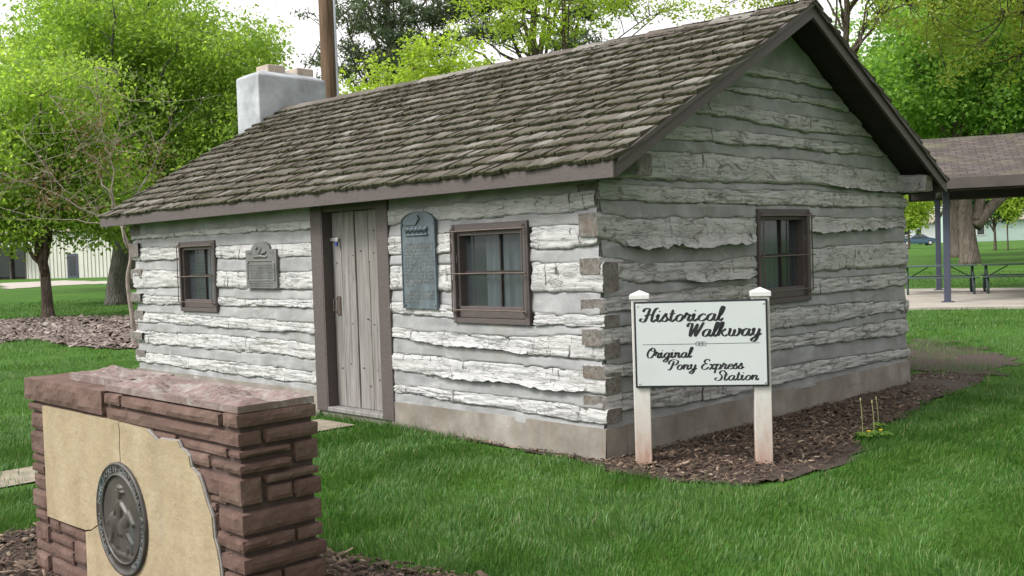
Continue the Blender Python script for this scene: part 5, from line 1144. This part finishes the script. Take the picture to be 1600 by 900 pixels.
# left group
tree('maple_tree', 'small bright green tree with forked thin trunk in the bark chip bed', (-25.83, 5.37), [off(0, 0, .8), off(-.05, .1, 1.5), off(-.15, 0, 2.6), off(-.1, 0, 4)],
     [blob(-.6, 0, 4.6, 2.3, 2.0, 2.2), blob(-1.6, -.3, 3.2, 1.5, 1.4, 1.1), blob(1.2, .2, 3.6, 1.7, 1.5, 1.4), blob(2.2, .3, 3.1, 1.1, 1, .8), blob(.3, 0, 6.3, 2.0, 1.8, 1.4)], 40000, .14, M['leaf_bright'], M['bark_brown'], 11, limbs=12, twigs=160, r0=.17, droop=.7, sp=.30, fork=.35)
tree('maple_tree', 'large bright green tree with rough grey trunk behind the cabin end', (-32.03, 10.09), [off(.05, 0, 1.2), off(.2, 0, 2.2), off(.0, 0, 3.4), off(-.5, .2, 5), off(-.4, .2, 8)],
     [blob(-1.5, 0, 7.2, 4.0, 3.4, 3.0), blob(2.6, .5, 7.0, 3.6, 3.2, 3.0), blob(5.0, 0, 6.0, 2.1, 2.2, 2.2), blob(.5, -.8, 4.6, 3.8, 3, 1.5), blob(3.8, -.3, 4.2, 2.2, 2, 1.4), blob(0.5, 0, 10.2, 3.6, 3.2, 2.2), blob(4.2, 0, 9.0, 2.6, 2.6, 1.7), blob(-4.0, 0, 6.0, 2.6, 2.6, 2.4)], 130000, .155, M['leaf_bright'], M['bark_grey'], 12, limbs=20, twigs=320, r0=.34, droop=.7, sp=.36, fork=.3)
tree('elm_tree', 'tall green tree further behind with a straight grey trunk', (-49.23, 18.13), [off(0, 0, 2), off(.1, 0, 5), off(0, 0, 9)],
     [blob(-3, 0, 9, 5.5, 4.5, 4.5), blob(5, 0, 8.5, 4.5, 4, 3.8), blob(1, 0, 13, 5, 4, 3)], 32000, .32, M['leaf_green'], M['bark_grey'], 13, limbs=16, twigs=150, r0=.40, sp=.6)
# bare shrub with peeling stem near the cabin's far corner
def shrub_extra(mb, g):
    for (r, f, z0), (r1, f1, z1), w in [((-.1, 0, 2.3), (-2.6, -.3, 3.55), .022), ((-.15, 0, 2.4), (-2.9, .2, 2.9), .018), ((-.2, 0, 2.5), (-.55, 0, 5.4), .026), ((-.2, 0, 2.5), (.85, 0, 4.2), .02), ((-.3, 0, 3.2), (-1.5, .1, 4.9), .016), ((-.35, 0, 3.6), (.25, 0, 5.0), .013), ((-1.0, 0, 2.9), (-2.0, 0, 4.2), .012)]:
        a, q = np.array(off(r, f, z0)), np.array(off(r1, f1, z1)); B = bez(a, (a + q) / 2 + np.array([0, 0, -.25]) + g.normal(0, .1, 3), q, 10); B[1:-1] += g.normal(0, .03, (8, 3)); mb.tube(B, np.linspace(w * .75, .004, 10), 6)
        for _ in range(13):
            k = g.integers(2, 10); p = B[k]; e = p + np.array(off(g.normal(0, .55), g.normal(0, .4), g.uniform(-.25, .7))); m = (p + e) / 2 + g.normal(0, .08, 3); BB = bez(p, m, e, 6); mb.tube(BB, np.linspace(.006, .0022, 6), 4, caps=False)
            for _ in range(2): s = BB[g.integers(2, 6)]; e2 = s + np.array(off(g.normal(0, .2), g.normal(0, .2), g.uniform(-.1, .35))); mb.tube(bez(s, (s + e2) / 2, e2, 4), .0035, 3, caps=False)
tree('bare_shrub', 'nearly bare tall shrub with pale peeling stem beside the cabin corner', (-14.17, 2.76), [off(-.05, 0, .6), off(-.10, 0, 1.3), off(-.02, 0, 1.8), off(-.2, 0, 2.4)],
     [blob(-1.6, 0, 3.0, 1.0, .6, .5), blob(-.5, 0, 4.2, .6, .5, .8), blob(.4, 0, 3.4, .6, .5, .5)], 900, .10, M['husk'], M['bark_dead'], 14, ncl=45, limbs=0, twigs=0, r0=.055, sp=.14, droop=.9, crown_name='seed_clusters', extra=shrub_extra, cat='shrub', aspect=.3)
# behind the roof
tree('young_tree', 'bright yellow green small tree behind the roof ridge', (-15.2, 11.05), [off(0, 0, 1.5), off(.2, 0, 3), off(.1, 0, 4.2)],
     [blob(-.9, 0, 5.2, 1.35, 1.2, 1.3), blob(.7, 0, 5.6, 1.3, 1.1, 1.35), blob(2.2, .2, 5.6, 1.1, 1, .8), blob(-.1, 0, 4.4, 2.0, 1.5, 1.2), blob(-1.9, 0, 4.6, .7, .7, .9)], 46000, .12, M['leaf_yellow'], M['bark_brown'], 15, limbs=14, twigs=200, r0=.10, sp=.2, droop=.1, tw=.008)
tree('pine_tree', 'dark pine on the left behind the roof', (-29.0, 20.8), [off(0, 0, 5), off(.1, 0, 10), off(0, 0, 15)],
     [blob(0, 0, 11.5, 2.6, 2.2, .7), blob(-.6, 0, 9.4, 2.7, 2.2, .7), blob(1.4, 0, 10.3, 2.2, 2, .6), blob(.3, 0, 13.2, 2.2, 2, .8), blob(-1.2, .3, 7.8, 1.6, 1.6, .6), blob(1.9, 0, 8.5, 1.8, 1.6, .6), blob(3.0, 0, 11.8, 2.0, 1.8, .6)], 24000, .22, M['needle'], M['bark_brown'], 16, ncl=330, limbs=24, twigs=260, r0=.30, sp=.22, needle=True, fork=.35, tw=.02)
tree('pine_tree', 'pine with open flat boughs and a visible trunk right of the yellow green tree', (-22.9, 23.3), [off(0, 0, 5), off(.05, 0, 9), off(.1, 0, 13.5)],
     [blob(1.9, 0, 9.6, 1.5, 1.2, .35), blob(-1.5, 0, 10.0, 1.6, 1.3, .4), blob(2.4, 0, 10.9, 1.5, 1.3, .4), blob(-1.6, 0, 11.6, 1.9, 1.5, .5), blob(.6, 0, 12.6, 2.2, 1.8, .6), blob(2.7, 0, 8.5, 1.0, .9, .25)], 19000, .20, M['needle'], M['bark_brown'], 17, ncl=170, limbs=20, twigs=150, r0=.26, sp=.2, needle=True, fork=.5, tw=.02)
tree('ash_tree', 'loose light green tree spreading above the pines', (-17.5, 19.3), [off(0, 0, 4), off(-.2, 0, 7.5), off(0, 0, 10)],
     [blob(-2.6, 0, 9.6, 1.5, 1.2, .7), blob(-1.0, 0, 8.9, 1.4, 1.2, .8), blob(.6, 0, 9.3, 1.6, 1.4, .9), blob(2.2, 0, 9.7, 1.5, 1.3, .6), blob(3.6, 0, 9.2, 1.0, .9, .35), blob(.6, 0, 7.4, 1.1, 1, .7), blob(4.6, 0, 8.3, .8, .8, .3), blob(-.3, 0, 10.6, 3.5, 2.5, .8)], 13000, .125, M['leaf_yellow'], M['bark_brown'], 18, ncl=330, limbs=11, twigs=200, r0=.12, sp=.2, droop=.1, tw=.011)
tree('ash_tree', 'sparse light green treetop right behind the upper roof ridge', (-9.0, 21.5), [off(0, 0, 5), off(.1, 0, 8), off(0, 0, 11)],
     [blob(-2.0, 0, 8.6, 1.0, .9, .5), blob(0, 0, 9.4, 1.6, 1.3, .6), blob(1.8, 0, 10.0, 1.5, 1.3, .6), blob(3.2, 0, 10.4, 1.3, 1.1, .6), blob(-3.0, 0, 8.2, .7, .7, .3)], 6500, .12, M['leaf_olive'], M['bark_brown'], 19, ncl=190, limbs=16, twigs=170, r0=.15, sp=.2, droop=.2, tw=.01)
# right side
big = dict(limbs=14, twigs=260)
def fork_extra(mb, g):
    for pts, r in [([(.35, 0, 2.2), (.6, 0, 3.2), (.9, 0, 4.6), (1.6, 0, 7)], .30), ([(.3, 0, 1.9), (1.2, 0, 2.9), (2.3, 0, 3.9), (3.8, 0, 5.6), (5, 0, 8)], .34)]:
        P = catmull([off(*p) for p in pts], 5); mb.tube(P, np.linspace(r, .1, len(P)), 10)
tree('cottonwood_tree', 'big forked grey trunk behind the picnic tables with green crown', (-15.47, 47.18), [off(0, 0, 1.5), off(-.1, 0, 3), off(-.35, 0, 5), off(-.5, 0, 9)],
     [blob(-3.5, 0, 8.6, 3.6, 3.2, 2.6), blob(1.5, 0, 8.2, 3.6, 3.2, 2.4), blob(5.6, 0, 8.4, 3.6, 3.2, 2.6), blob(-.5, 0, 12, 5, 4, 2.6), blob(5, 0, 12, 4, 3.5, 2.6)], 52000, .26, M['leaf_green'], M['bark_big'], 20, r0=.44, sp=.45, extra=fork_extra, **big)
tree('cottonwood_tree', 'second thick trunk just left of the big forked one', (-21.13, 60.04), [off(0, 0, 2), off(-.1, 0, 4), off(-.2, 0, 8)],
     [blob(-4, 0, 10, 4.5, 4, 3.4), blob(2, 0, 11, 5, 4, 3.4), blob(8, 0, 10.5, 4.5, 4, 3.4)], 38000, .32, M['leaf_green'], M['bark_big'], 21, r0=.55, sp=.55, **big)
tree('elm_tree', 'olive green elm with dark drooping twigs over the picnic shelter', (-3.2, 25.5), [off(0, 0, 3), off(-.3, 0, 6), off(-.8, 0, 9)],
     [blob(-5.2, -1, 8.0, 1.8, 1.6, 1.4), blob(-3.2, 0, 7.4, 2.0, 1.8, 1.5), blob(-1.2, -1, 7.6, 2.0, 1.8, 1.6), blob(1.0, 0, 7.4, 2.2, 2, 1.6), blob(3.5, 0, 7.6, 2.2, 2, 1.6), blob(-4.5, 0, 9.9, 2.4, 2, 1.5), blob(-.8, 0, 10, 2.8, 2.4, 1.5), blob(2.6, 0, 10.2, 2.8, 2.4, 1.6)], 62000, .105, M['leaf_olive'], M['bark_brown'], 22, ncl=1100, limbs=22, twigs=620, r0=.18, sp=.2, droop=.5, tw=.016, sag=.5, fork=.45)
tree('small_tree', 'light green small tree left of the shelter posts', (-40.16, 95.65), [off(0, 0, 1.5), off(0, 0, 3), off(0, 0, 5)], [blob(0, 0, 5, 2.0, 1.8, 2.2), blob(.8, 0, 3.4, 1.6, 1.4, 1.2), blob(3.4, 4, 6.0, 2.4, 2, 2.0)], 8000, .34, M['leaf_yellow'], M['bark_brown'], 23, limbs=10, twigs=40, r0=.14, sp=.4)
tree('small_tree', 'dark green small tree in front of the green house', (-26.01, 79.87), [off(0, 0, 1.2), off(0, 0, 2.2), off(0, 0, 3.6)], [blob(0, 0, 3.8, 1.7, 1.5, 1.2), blob(-.8, 0, 4.7, 1.5, 1.3, 1.2), blob(.6, 0, 5, 1.5, 1.3, 1.2)], 9000, .26, M['leaf_dark'], M['bark_brown'], 24, limbs=8, twigs=40, r0=.13, sp=.3)
tree('sapling', 'thin light green sapling right of the dark small tree', (-24.64, 78.78), [off(0, 0, 1.5), off(0, 0, 3), off(0, 0, 4.6)], [blob(0.3, 0, 4.2, 1.2, 1.1, 1.6), blob(1.4, 0, 4.6, 1.2, 1.1, 1.2)], 5000, .26, M['leaf_yellow'], M['bark_brown'], 25, limbs=8, twigs=30, r0=.07, sp=.35)
tree('sapling', 'thin light green sapling at the right edge of the photo', (-24.6, 86.0), [off(0, 0, 1.5), off(.1, 0, 3), off(0, 0, 4.6)], [blob(0.3, 0, 4.6, 1.5, 1.1, 1.6), blob(1.4, 0, 4.8, 1.2, 1.1, 1.4)], 5000, .26, M['leaf_yellow'], M['bark_brown'], 26, limbs=8, twigs=30, r0=.07, sp=.35)
for k, (r, f, hgt, wd, mt, lb) in enumerate([(55, 175, 13, 8, 'leaf_green', 'far green tree behind the white house'), (72, 190, 14, 9, 'leaf_yellow', 'far light green tree left of the green house'), (92, 185, 15, 9, 'leaf_green', 'far green tree behind the green house'), (108, 178, 13, 8, 'leaf_yellow', 'far light green tree at the right edge'),
        (-66, 128, 14, 9, 'leaf_green', 'far green tree behind the cream building at the left edge'), (-52, 132, 13, 9, 'leaf_green', 'far green tree behind the cream building'), (-38, 128, 12, 8, 'leaf_olive', 'far olive tree behind the cream building near the cabin'),
        (12, 170, 14, 10, 'leaf_green', 'far green tree in the gap behind the cabin, leftmost'), (24, 165, 13, 10, 'leaf_yellow', 'far light green tree in the gap behind the cabin'), (36, 172, 14, 10, 'leaf_green', 'far green tree left of the parked cars')]):
    v = np.array([4.94, -5.81, 0]) + RT * r + FW * f
    tree('far_tree', lb, (v[0], v[1]), [off(0, 0, 2), off(0, 0, hgt * .4), off(0, 0, hgt * .7)], [blob(0, 0, hgt * .55, wd * .6, wd * .6, hgt * .32), blob(-wd * .35, 0, hgt * .45, wd * .4, wd * .4, hgt * .22), blob(wd * .35, 0, hgt * .5, wd * .4, wd * .4, hgt * .25)], 7000, .75, M[mt], M['bark_brown'], 40 + k, limbs=7, twigs=20, r0=.3, sp=.8)
# trees added out of view on the right to shade the gable side
for (x, y, rd, sd, lb) in ((13.0, -1.0, 1.0, 62, 'spreading green tree added out of view on the right, shades the gable'), (14.5, 15.5, 1.2, 63, 'tall green tree added out of view further back, shades the gable'),):
    tree('elm_tree', lb, (x, y), [off(0, 0, 2), off(.1, 0, 4), off(0, 0, 8)], [blob(-2.4 * rd, 0, 6, 3.2 * rd, 3.2 * rd, 2.6), blob(2.4 * rd, 0, 6, 3.4 * rd, 3.2 * rd, 2.8), blob(0, 2, 9, 4.4 * rd, 4 * rd, 3), blob(0, -2, 5, 3.4 * rd, 3 * rd, 2)], 15000, .30, M['leaf_dark'], M['bark_brown'], sd, limbs=16, twigs=120, r0=.34, sp=.5)
# ------------------------------------------------------------------ pole, cable, shelter, tables, cars, houses, weeds
pole = thing('utility_pole', 'brown wooden utility pole with grey conduit behind the roof', 'utility pole', (-11.62, 5.72, 0))
mb = MB(); mb.tube([(0, 0, -.3), (-.01, 0, 3), (-.03, .0, 6), (-.06, 0, 10)], [.155, .150, .140, .125], 14); mb.build('shaft', M['pole'], pole, True)
mb = MB(); mb.tube([(.115, .115, 0), (.11, .11, 3), (.095, .11, 6), (.07, .10, 9)], .03, 8); mb.build('conduit', M['conduit'], pole, True)
cb = thing('overhead_cable', 'thin black cable slanting down to the roof ridge', 'cable', (-3.6, 2.553, 3.9))
mb = MB(); a, q = np.array([0.0, 0, -.01]), np.array([-3.0, 1.95, 2.0]); mb.tube(bez(a, (a + q) / 2 + np.array([0, 0, -.06]), q, 14), .0075, 6); mb.build('cable', M['wire'], cb)

# picnic shelter
sh = thing('picnic_shelter', 'open picnic shelter with brown shingle roof and slate blue posts', 'shelter', (PAV0[0], PAV0[1], 0.09), math.atan2(PAVU[1], PAVU[0]))
for u in (0, 5.5, 11):
    for v in (0, 6.1):
        mb = MB(); mb.bbox((u - .075, v - .075, 0), (u + .075, v + .075, 2.62), .01); po = mb.build('post', M['pav_post'], sh)
        mb = MB(); mb.bbox((u - .14, v - .14, .001), (u + .14, v + .14, .02), .004); mb.build('base_plate', M['pav_post'], po)
for v in (0, 6.1): mb = MB(); mb.bbox((-.7, v - .08, 2.622), (12, v + .08, 2.84), .01); mb.build('beam', M['soffit'], sh)
for u in (0, 5.5, 11): mb = MB(); mb.bbox((u - .07, .082, 2.63), (u + .07, 6.018, 2.82), .01); mb.build('tie_beam', M['soffit'], sh)
e0, e1, zr, ze = -.75, 6.85, 4.12, 2.86; um0, um1 = -.75, 12.2; mid = (e0 + e1) / 2
for (va, vb) in ((e0, mid), (e1, mid)):
    me = bpy.data.meshes.new('roof_slope'); V = [(um0, va, ze), (um1, va, ze), (um1, vb, zr), (um0, vb, zr)]; V += [(x, y, z - .09) for x, y, z in V]
    me.from_pydata(V, [], [(0, 1, 2, 3), (7, 6, 5, 4), (0, 4, 5, 1), (1, 5, 6, 2), (2, 6, 7, 3), (3, 7, 4, 0)]); uv = me.uv_layers.new(); sl = math.hypot(vb - va, zr - ze)
    for p in me.polygons:
        for li in p.loop_indices: vi = me.loops[li].vertex_index % 4; uv.data[li].uv = (V[vi][0], 0 if vi < 2 else sl)
    me.materials.append(M['asphalt_shingle']); obj('roof_slope', me, sh)
    s_ = -1 if va == e0 else 1
    mb = MB(); mb.bbox((um0 - .02, va + (s_ * .035 if s_ < 0 else 0.002), ze - .24), (um1, va + (-.002 if s_ < 0 else .035), ze + .01), .004); mb.build('fascia', M['pav_fascia'], sh)
    mb = MB(); mb.add([(um0 - .03, va, ze - .22), (um0 - .03, vb, zr - .22), (um0 - .03, vb, zr - .0), (um0 - .03, va, ze), (um0 - .005, va, ze - .22), (um0 - .005, vb, zr - .22), (um0 - .005, vb, zr), (um0 - .005, va, ze)], [(0, 1, 2, 3), (7, 6, 5, 4), (0, 4, 5, 1), (1, 5, 6, 2), (2, 6, 7, 3), (3, 7, 4, 0)]); mb.build('rake_board', M['pav_fascia'], sh)
# picnic tables
def picnic(u, v, label):
    t = thing('picnic_table', label, 'picnic table', (*pav(u, v), .09), math.atan2(PAVU[1], PAVU[0]), 'picnic tables under the shelter')
    for k in range(5): mb = MB(); y = -.36 + k * .148; mb.bbox((-.93, y, .735), (.93, y + .135, .77), .006); mb.build('top_board', M['table_top'], t)
    for s in (-1, 1):
        for k in range(2): mb = MB(); y = s * .70 - .14 + k * .142; mb.bbox((-.93, y, .43), (.93, y + .132, .462), .006); mb.build('bench_board', M['table_top'], t)
    for x in (-.82, .82):
        for s in (-1, 1):
            mb = MB(); P_ = [(x, s * .12, .73), (x, s * .28, .42), (x, s * .45, .05), (x, s * .52, .025), (x, s * .70, .025), (x, s * .78, .06), (x, s * .74, .28), (x, s * .70, .425)]; mb.tube(catmull(P_, 4), .028, 7); mb.build('leg', M['green_metal'], t, True)
        mb = MB(); mb.tube([(x, -.70, .41), (x, .70, .41)], .02, 7); mb.build('cross_bar', M['green_metal'], t)
        mb = MB(); mb.tube([(x, 0, .41), (x * .35, 0, .72)], .016, 6); mb.build('brace', M['green_metal'], t)
    return t
v0 = np.array([-6.6, 22.05]) - PAV0; u_, w_ = float(v0 @ PAVU), float(v0 @ PAVV)
picnic(u_, w_, 'left picnic table, partly hidden by the cabin corner'); picnic(u_ + 1.98, w_ + .05, 'right picnic table cut by the photo edge')

# cars
def car(base, rz, paint, label):
    c = thing('parked_car', label, 'car', (*base, float(terrain(*base)) + .02), rz)
    side = [(-2.15, .34), (-2.2, .55), (-2.12, .80), (-1.75, .90), (-1.35, .94), (-.95, .97), (-.35, 1.34), (.55, 1.36), (1.15, 1.02), (1.3, .97), (2.05, .80), (2.18, .62), (2.15, .34), (1.75, .24), (-1.75, .24)]
    def ring(y, k): return [(x, y, .24 + (z - .24) * (1 if z < .96 else k)) for x, z in side]
    n = len(side); ys = [(-.80, .96), (-.76, 1.0), (.76, 1.0), (.80, .96)]; V = []
    for y, k in ys:
        for x, z in side: V.append((x * (1 if abs(y) < .78 else .985), y * (1 if z < .95 else .86), z))
    F = [tuple(range(n)), tuple(range(4 * n - 1, 3 * n - 1, -1))] + [(r * n + k, r * n + (k + 1) % n, (r + 1) * n + (k + 1) % n, (r + 1) * n + k) for r in range(3) for k in range(n)]
    mb = MB(); mb.add(V, F); mb.build('body', paint, c)
    for s in (-1, 1):
        for q in ([(-.85, .98), (-.33, 1.29), (.05, 1.30), (.05, .98)], [(.12, .98), (.12, 1.30), (.5, 1.30), (1.02, 1.03), (1.0, .98)]):
            mb = MB(); mb.prism(q, s * (.815 if s > 0 else .815) * 1.0, s * .70, lambda p: (p[0], p[1] * (1 if p[2] < 1 else .875), p[2])); mb.build('window', M['glass_dark'], c)
        for x in (-1.35, 1.35):
            mb = MB(); mb.tube([(x, s * .62, .31), (x, s * .805, .31), (x, s * .825, .31)], [.31, .31, .25], 18); wh = mb.build('wheel', M['tyre'], c)
            mb = MB(); mb.tube([(x, s * .80, .31), (x, s * .832, .31)], [.20, .17], 14); mb.build('rim', M['rim'], wh)
        mb = MB(); mb.bbox((2.06, s * .70 - .1, .60), (2.195, s * .70 + .1, .77), .02); mb.build('tail_lamp', M['red'], c)
        mb = MB(); mb.bbox((-2.2, s * .6 - .12, .58), (-2.1, s * .6 + .12, .70), .02); mb.build('headlamp', M['glass_dark'], c)
    mb = MB(); mb.bbox((2.12, -.78, .36), (2.27, .78, .55), .03); mb.build('bumper', M['tyre'], c)
    return c
ang = math.atan2(RT[1], RT[0])
car((-48.9, 117.7), ang - .1, M['car_teal'], 'dark teal car with red tail lamps parked beyond the lawn')
car((-54.3, 127.7), ang - .45, M['car_white'], 'white car parked behind the dark teal one')

# houses
def house(base, rz, wl, dp, hw, wall, roofm, label, wins, clap=True, name='house'):
    h = thing(name, label, 'house', (*base, float(terrain(*base)) - .1), rz)
    mb = MB(); mb.box((-wl / 2, 0, 0), (wl / 2, dp, hw)); wallo = mb.build('wall', wall, h)
    if clap:
        z = .15; mb = MB()
        while z < hw - .1:
            mb.add([(-wl / 2, -.03, z), (wl / 2, -.03, z), (wl / 2, -.004, z + .15), (-wl / 2, -.004, z + .15), (-wl / 2, -.004, z), (wl / 2, -.004, z)], [(0, 1, 2, 3), (4, 5, 1, 0)]); z += .16
        mb.build('siding', wall, h, kind='stuff')
    mb = MB(); V = [(-wl / 2 - .4, -.5, hw), (wl / 2 + .4, -.5, hw), (wl / 2 + .4, dp + .5, hw), (-wl / 2 - .4, dp + .5, hw), (-wl / 2 - .4, dp / 2, hw + dp * .28), (wl / 2 + .4, dp / 2, hw + dp * .28)]
    V2 = [(x, y, z + .15) for x, y, z in V]; mb.add(V + V2, [(6, 7, 11, 10), (8, 9, 10, 11), (0, 1, 5, 4), (2, 3, 4, 5), (0, 1, 7, 6), (2, 3, 9, 8), (0, 4, 10, 6), (3, 4, 10, 9), (1, 5, 11, 7), (2, 5, 11, 8)]); mb.build('roof', roofm, h)
    mb = MB(); mb.add([(-wl / 2, 0, hw), (-wl / 2, dp, hw), (-wl / 2, dp / 2, hw + dp * .27)], [(0, 1, 2)]); mb.add([(wl / 2, 0, hw), (wl / 2, dp, hw), (wl / 2, dp / 2, hw + dp * .27)], [(0, 1, 2)]); mb.build('gable', wall, h)
    for x0, x1, z0, z1 in wins:
        mb = MB()
        for lo, hi in (((x0 - .1, -.09, z0 - .1), (x0, -.032, z1 + .1)), ((x1, -.09, z0 - .1), (x1 + .1, -.032, z1 + .1)), ((x0, -.09, z1), (x1, -.032, z1 + .1)), ((x0, -.09, z0 - .1), (x1, -.032, z0))): mb.box(lo, hi)
        wo = mb.build('window', M['white_paint'], h); mb = MB(); mb.box((x0, -.06, z0), (x1, -.04, z1)); mb.build('pane', M['glass_dark'], wo)
    return h
v = np.array([4.94, -5.81, 0]) + RT * 71 + FW * 143
house((v[0], v[1]), ang, 16, 8, 3.0, M['siding_green'], M['roof_grey'], 'pale green clapboard house at the right edge behind the saplings', [(-5.6, -4.6, 1.1, 2.3), (1.0, 2.2, 1.1, 2.3)])
v = np.array([4.94, -5.81, 0]) + RT * 62 + FW * 157
house((v[0], v[1]), ang + .15, 12, 8, 3.0, M['house_white'], M['roof_grey'], 'white house behind the parked cars', [(-1.5, -.6, 1.0, 2.2), (.4, 1.3, 1.0, 2.2), (-4.5, -3.4, 1.0, 2.2)], False)
# cream metal building, left
bd_dir = np.array([10.8, 5.9]); bd_dir /= np.linalg.norm(bd_dir); bb = np.array([-87.0, 33.2]) - bd_dir * 4.0
h = thing('metal_building', 'low cream metal sided building with dark glazed entrance at the left edge', 'building', (bb[0], bb[1], float(terrain(*bb)) - .05), math.atan2(bd_dir[1], bd_dir[0]))
mb = MB(); mb.box((-5.2, 0, 0), (14, 14, 4.3)); mb.build('wall', M['siding_white'], h)
mb = MB(); x = -5.1
while x < 14:
    if not (-.15 < x + .35 < 1.2): mb.bbox((x, -.06, .1), (x + .07, -.001, 4.25), .01)
    x += .42
mb.build('rib', M['siding_white'], h, kind='stuff')
mb = MB(); mb.bbox((-.55, -.07, 0), (.65, -.002, 2.3), .01); d_ = mb.build('door', M['pav_post'], h)
mb = MB(); mb.box((-.35, -.08, .25), (.45, -.072, 2.1)); mb.build('pane', M['glass_dark'], d_)
mb = MB(); mb.box((-22, .5, 0), (-5.25, 12, 4.0)); mb.build('entrance_block', M['soffit'], h)
for k in range(9):
    mb = MB(); mb.box((-21.5 + k * 1.8, .44, .3), (-20.0 + k * 1.8, .49, 3.0)); mb.build('glazing', M['glass_dark'], h)
    mb = MB(); mb.bbox((-19.98 + k * 1.8, .2, 0), (-19.75 + k * 1.8, .49, 3.2), .01); mb.build('mullion', M['trim'], h)
mb = MB(); mb.bbox((-22.5, -1.6, 3.1), (-5.0, -.07, 3.5), .02); mb.build('canopy', M['siding_white'], h)
mb = MB(); mb.bbox((-22.3, -.4, 4.32), (14.3, 14.3, 4.6), .05); mb.build('roof', M['roof_grey'], h)

# dandelions in the bed edge
for k, (x, y, hh, yel) in enumerate([(1.12, 1.86, .30, False), (1.16, 1.98, .27, False), (1.18, 1.84, .05, True), (1.24, 1.98, .045, True), (1.02, 2.35, .24, False)]):
    lab = ['tallest bare dandelion stalk at the bed edge right of the sign', 'slightly shorter dandelion stalk right behind the tallest', 'low yellow dandelion at the bed edge, nearest the sign', 'low yellow dandelion further right in the grass', 'single dandelion stalk standing further back near the cabin'][k]
    t = thing('dandelion', lab, 'dandelion', (x, y, .02)); mb = MB(); tip = (random.uniform(-.02, .02), random.uniform(-.02, .02), hh); mb.tube(bez(np.zeros(3), np.array([.01, -.01, hh / 2]), np.array(tip), 6), .0026, 6); mb.build('stalk', M['stem'], t)
    mb = MB()
    if yel: mb.tube([tip, (tip[0], tip[1], hh + .012)], [.008, .017], 10)
    else: mb.tube([(tip[0], tip[1], hh - .01), tip, (tip[0], tip[1], hh + .02)], [.003, .008, .004], 8)
    mb.build('flower_head', M['flower'] if yel else M['stem'], t)
    mb = MB(); n = 8
    for j in range(n):
        a = j * 6.283 / n + random.random() * .5; l = random.uniform(.06, .11); c_, s_ = math.cos(a), math.sin(a); w = .016
        mb.add([(0, 0, .005), (c_ * l * .5 - s_ * w, s_ * l * .5 + c_ * w, .035), (c_ * l, s_ * l, .025), (c_ * l * .5 + s_ * w, s_ * l * .5 - c_ * w, .035)], [(0, 1, 2, 3)])
    mb.build('leaves', M['leaf_green'], t)
# uncut grass tufts and weeds along the door sill and the foundation
g = np.random.default_rng(8); n = 900; x = np.concatenate([g.uniform(-3.75, -2.5, 500), g.uniform(-2.6, -1.9, 250), g.uniform(-2.6, -1.2, 150)]); y = -.07 - np.abs(g.normal(0, .04, n)) - .0 * x
hh = g.uniform(.03, .10, n) * np.where(g.random(n) > .94, 1.8, 1); a = g.uniform(0, 6.283, n); ln = hh * g.uniform(.2, .9, n); w = .0032
V = np.stack([np.stack([x - w, y, 0 * x], -1), np.stack([x + w, y, 0 * x], -1), np.stack([x + np.cos(a) * ln * .4 + w * .8, y + np.sin(a) * ln * .4, hh * .6], -1), np.stack([x + np.cos(a) * ln * .4 - w * .8, y + np.sin(a) * ln * .4, hh * .6], -1), np.stack([x + np.cos(a) * ln, y - np.abs(np.sin(a) * ln), hh], -1)], 1).reshape(-1, 3)
i0 = (np.arange(n) * 5)[:, None]
obj('weeds', mesh_np('weeds', V, [i0 + np.array([[0, 1, 2, 3]]), i0 + np.array([[3, 2, 4]])], [M['grass']]), None, kind='stuff', label='loose grass and weeds along the door sill', category='weeds')
